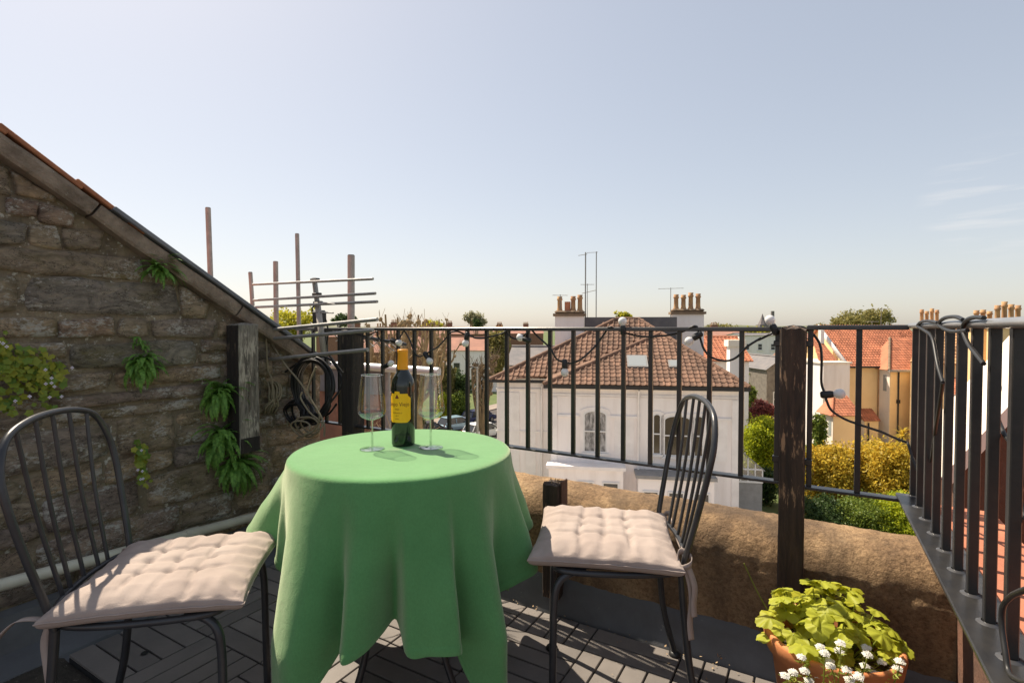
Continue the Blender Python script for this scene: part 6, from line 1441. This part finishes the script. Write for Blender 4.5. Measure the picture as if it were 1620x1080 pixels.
bush('low green tree right of the big round skyline tree', 1330, 521, 140, 46, 8, 'tree_olive', 2200, .32, 20, 'tree', cat='tree')
bush('far low tree above the long grey white building', 1195, 524, 130, 22, 6, 'tree_yellow', 1200, .3, 22, 'tree', cat='tree')
bush('far trees at the right end of the villa roof', 1140, 519, 260, 30, 5, 'tree_olive', 1500, .5, 23, 'tree', cat='tree')
bush('dark hedge above the parked cars', 722, 603, 64, 26, 24, 'bush_dark', 5200, .13, 24)
bush('golden green shrub on top of the dark hedge', 706, 588, 62, 16, 12, 'tree_olive', 2000, .12, 25)
bush('clipped round green bush behind the pale blue hatchback', 728, 637, 59.5, 18, 20, 'bush_green', 4200, .11, 26)
bush('small lime bush left of the clipped round bush', 702, 640, 59, 11, 22, 'bush_lime', 2200, .10, 27)
bush('dark green bush behind the right wine glass', 660, 668, 44, 14, 18, 'bush_dark', 2600, .09, 28)
bush('olive bush behind the pollarded trees', 600, 640, 42, 40, 34, 'tree_olive', 4200, .11, 42)
bush('bright lime round bush left of the timber post', 1204, 692, 35, 34, 40, 'bush_lime', 11000, .075, 29)
bush('small red leaved tree above the lime bush', 1208, 648, 44, 22, 14, 'bush_red', 3200, .09, 30, name='small_tree')
bush('olive and green tree in front of the long grey white building', 1208, 588, 58, 19, 22, 'bush_green', 4200, .12, 31, 'tree', cat='tree')
bush('yellow green shrub left of the red leaved tree', 1186, 620, 50, 12, 14, 'bush_green', 2200, .10, 32)
bush('dark bush low under the lime bush', 1212, 760, 31, 18, 24, 'bush_dark', 3000, .07, 33)
bush('green bush just right of the timber post', 1296, 676, 40, 12, 26, 'bush_green', 3000, .085, 34)
bush('golden shrub beside the timber post', 1308, 740, 29, 40, 42, 'bush_gold', 8000, .08, 35)
bush('golden shrub in the middle of the garden below the cream house', 1362, 742, 30, 46, 46, 'bush_gold', 11000, .08, 36)
bush('golden shrub at the railing corner', 1420, 742, 28, 42, 56, 'bush_gold', 12000, .08, 37)
bush('green ground shrub low at the left of the garden', 1306, 805, 26, 42, 26, 'bush_dark', 6200, .055, 38)
bush('fresh green shrub low in the garden above the parapet', 1372, 808, 25, 50, 32, 'bush_green', 9000, .05, 39)
bush('lime green shrub low at the railing corner', 1430, 812, 24, 42, 34, 'bush_lime', 8000, .05, 40)
bush('dark shrub under the right railing corner', 1470, 790, 26, 30, 34, 'bush_green', 5000, .06, 41)
cd = at(1428, 690, 33); cdl = empty('cordyline', (cd.x, cd.y, GZ), 0, label='spiky yellow cordyline palm in front of the tall cream block', cat='plant'); m = MB(); rr = random.Random(4); zc_ = cd.z - GZ
for i in range(60):
    az, el = rr.uniform(0, 6.28), rr.uniform(-.4, 1.4); L = rr.uniform(.5, .95); o = Vector((math.cos(az), math.sin(az), 0)); q = Vector((0, 0, zc_)); sd = o.cross(Vector((0, 0, 1))) * .035; a1 = q + (o * math.cos(el) + Vector((0, 0, math.sin(el)))) * L * .6; a2 = a1 + (o * math.cos(el - .7) + Vector((0, 0, math.sin(el - .7)))) * L * .4
    m.add([q - sd, q + sd, a1 + sd, a1 - sd, a2], [(0, 1, 2, 3), (3, 2, 4)])
m.build('leaves', 'bush_gold', cdl, kind='stuff'); MB().tube([(0, 0, 0), (0, 0, zc_)], .08, 7).build('trunk', 'bark', cdl)
# garden walls
for lab_, xa, ya_, Ya, xb_, yb_, Yb, h_ in (('low stone garden wall behind the lime bush', 1180, 628, 60, 1232, 640, 52, 1.8), ('garden wall in front of the cream extension', 1290, 700, 41, 1352, 705, 39, 1.4)):
    a_, b_ = at(xa, ya_, Ya), at(xb_, yb_, Yb); L__ = (b_.xy - a_.xy).length; g_ = empty('garden_wall', (a_.x, a_.y, GZ), math.atan2(b_.y - a_.y, b_.x - a_.x), label=lab_, cat='wall'); MB().box(0, L__, -.2, .2, 0, h_).build('wall', 'grey_stone', g_); MB().box(-.05, L__ + .05, -.26, .26, h_ + .002, h_ + .12).build('coping', 'coping', g_)
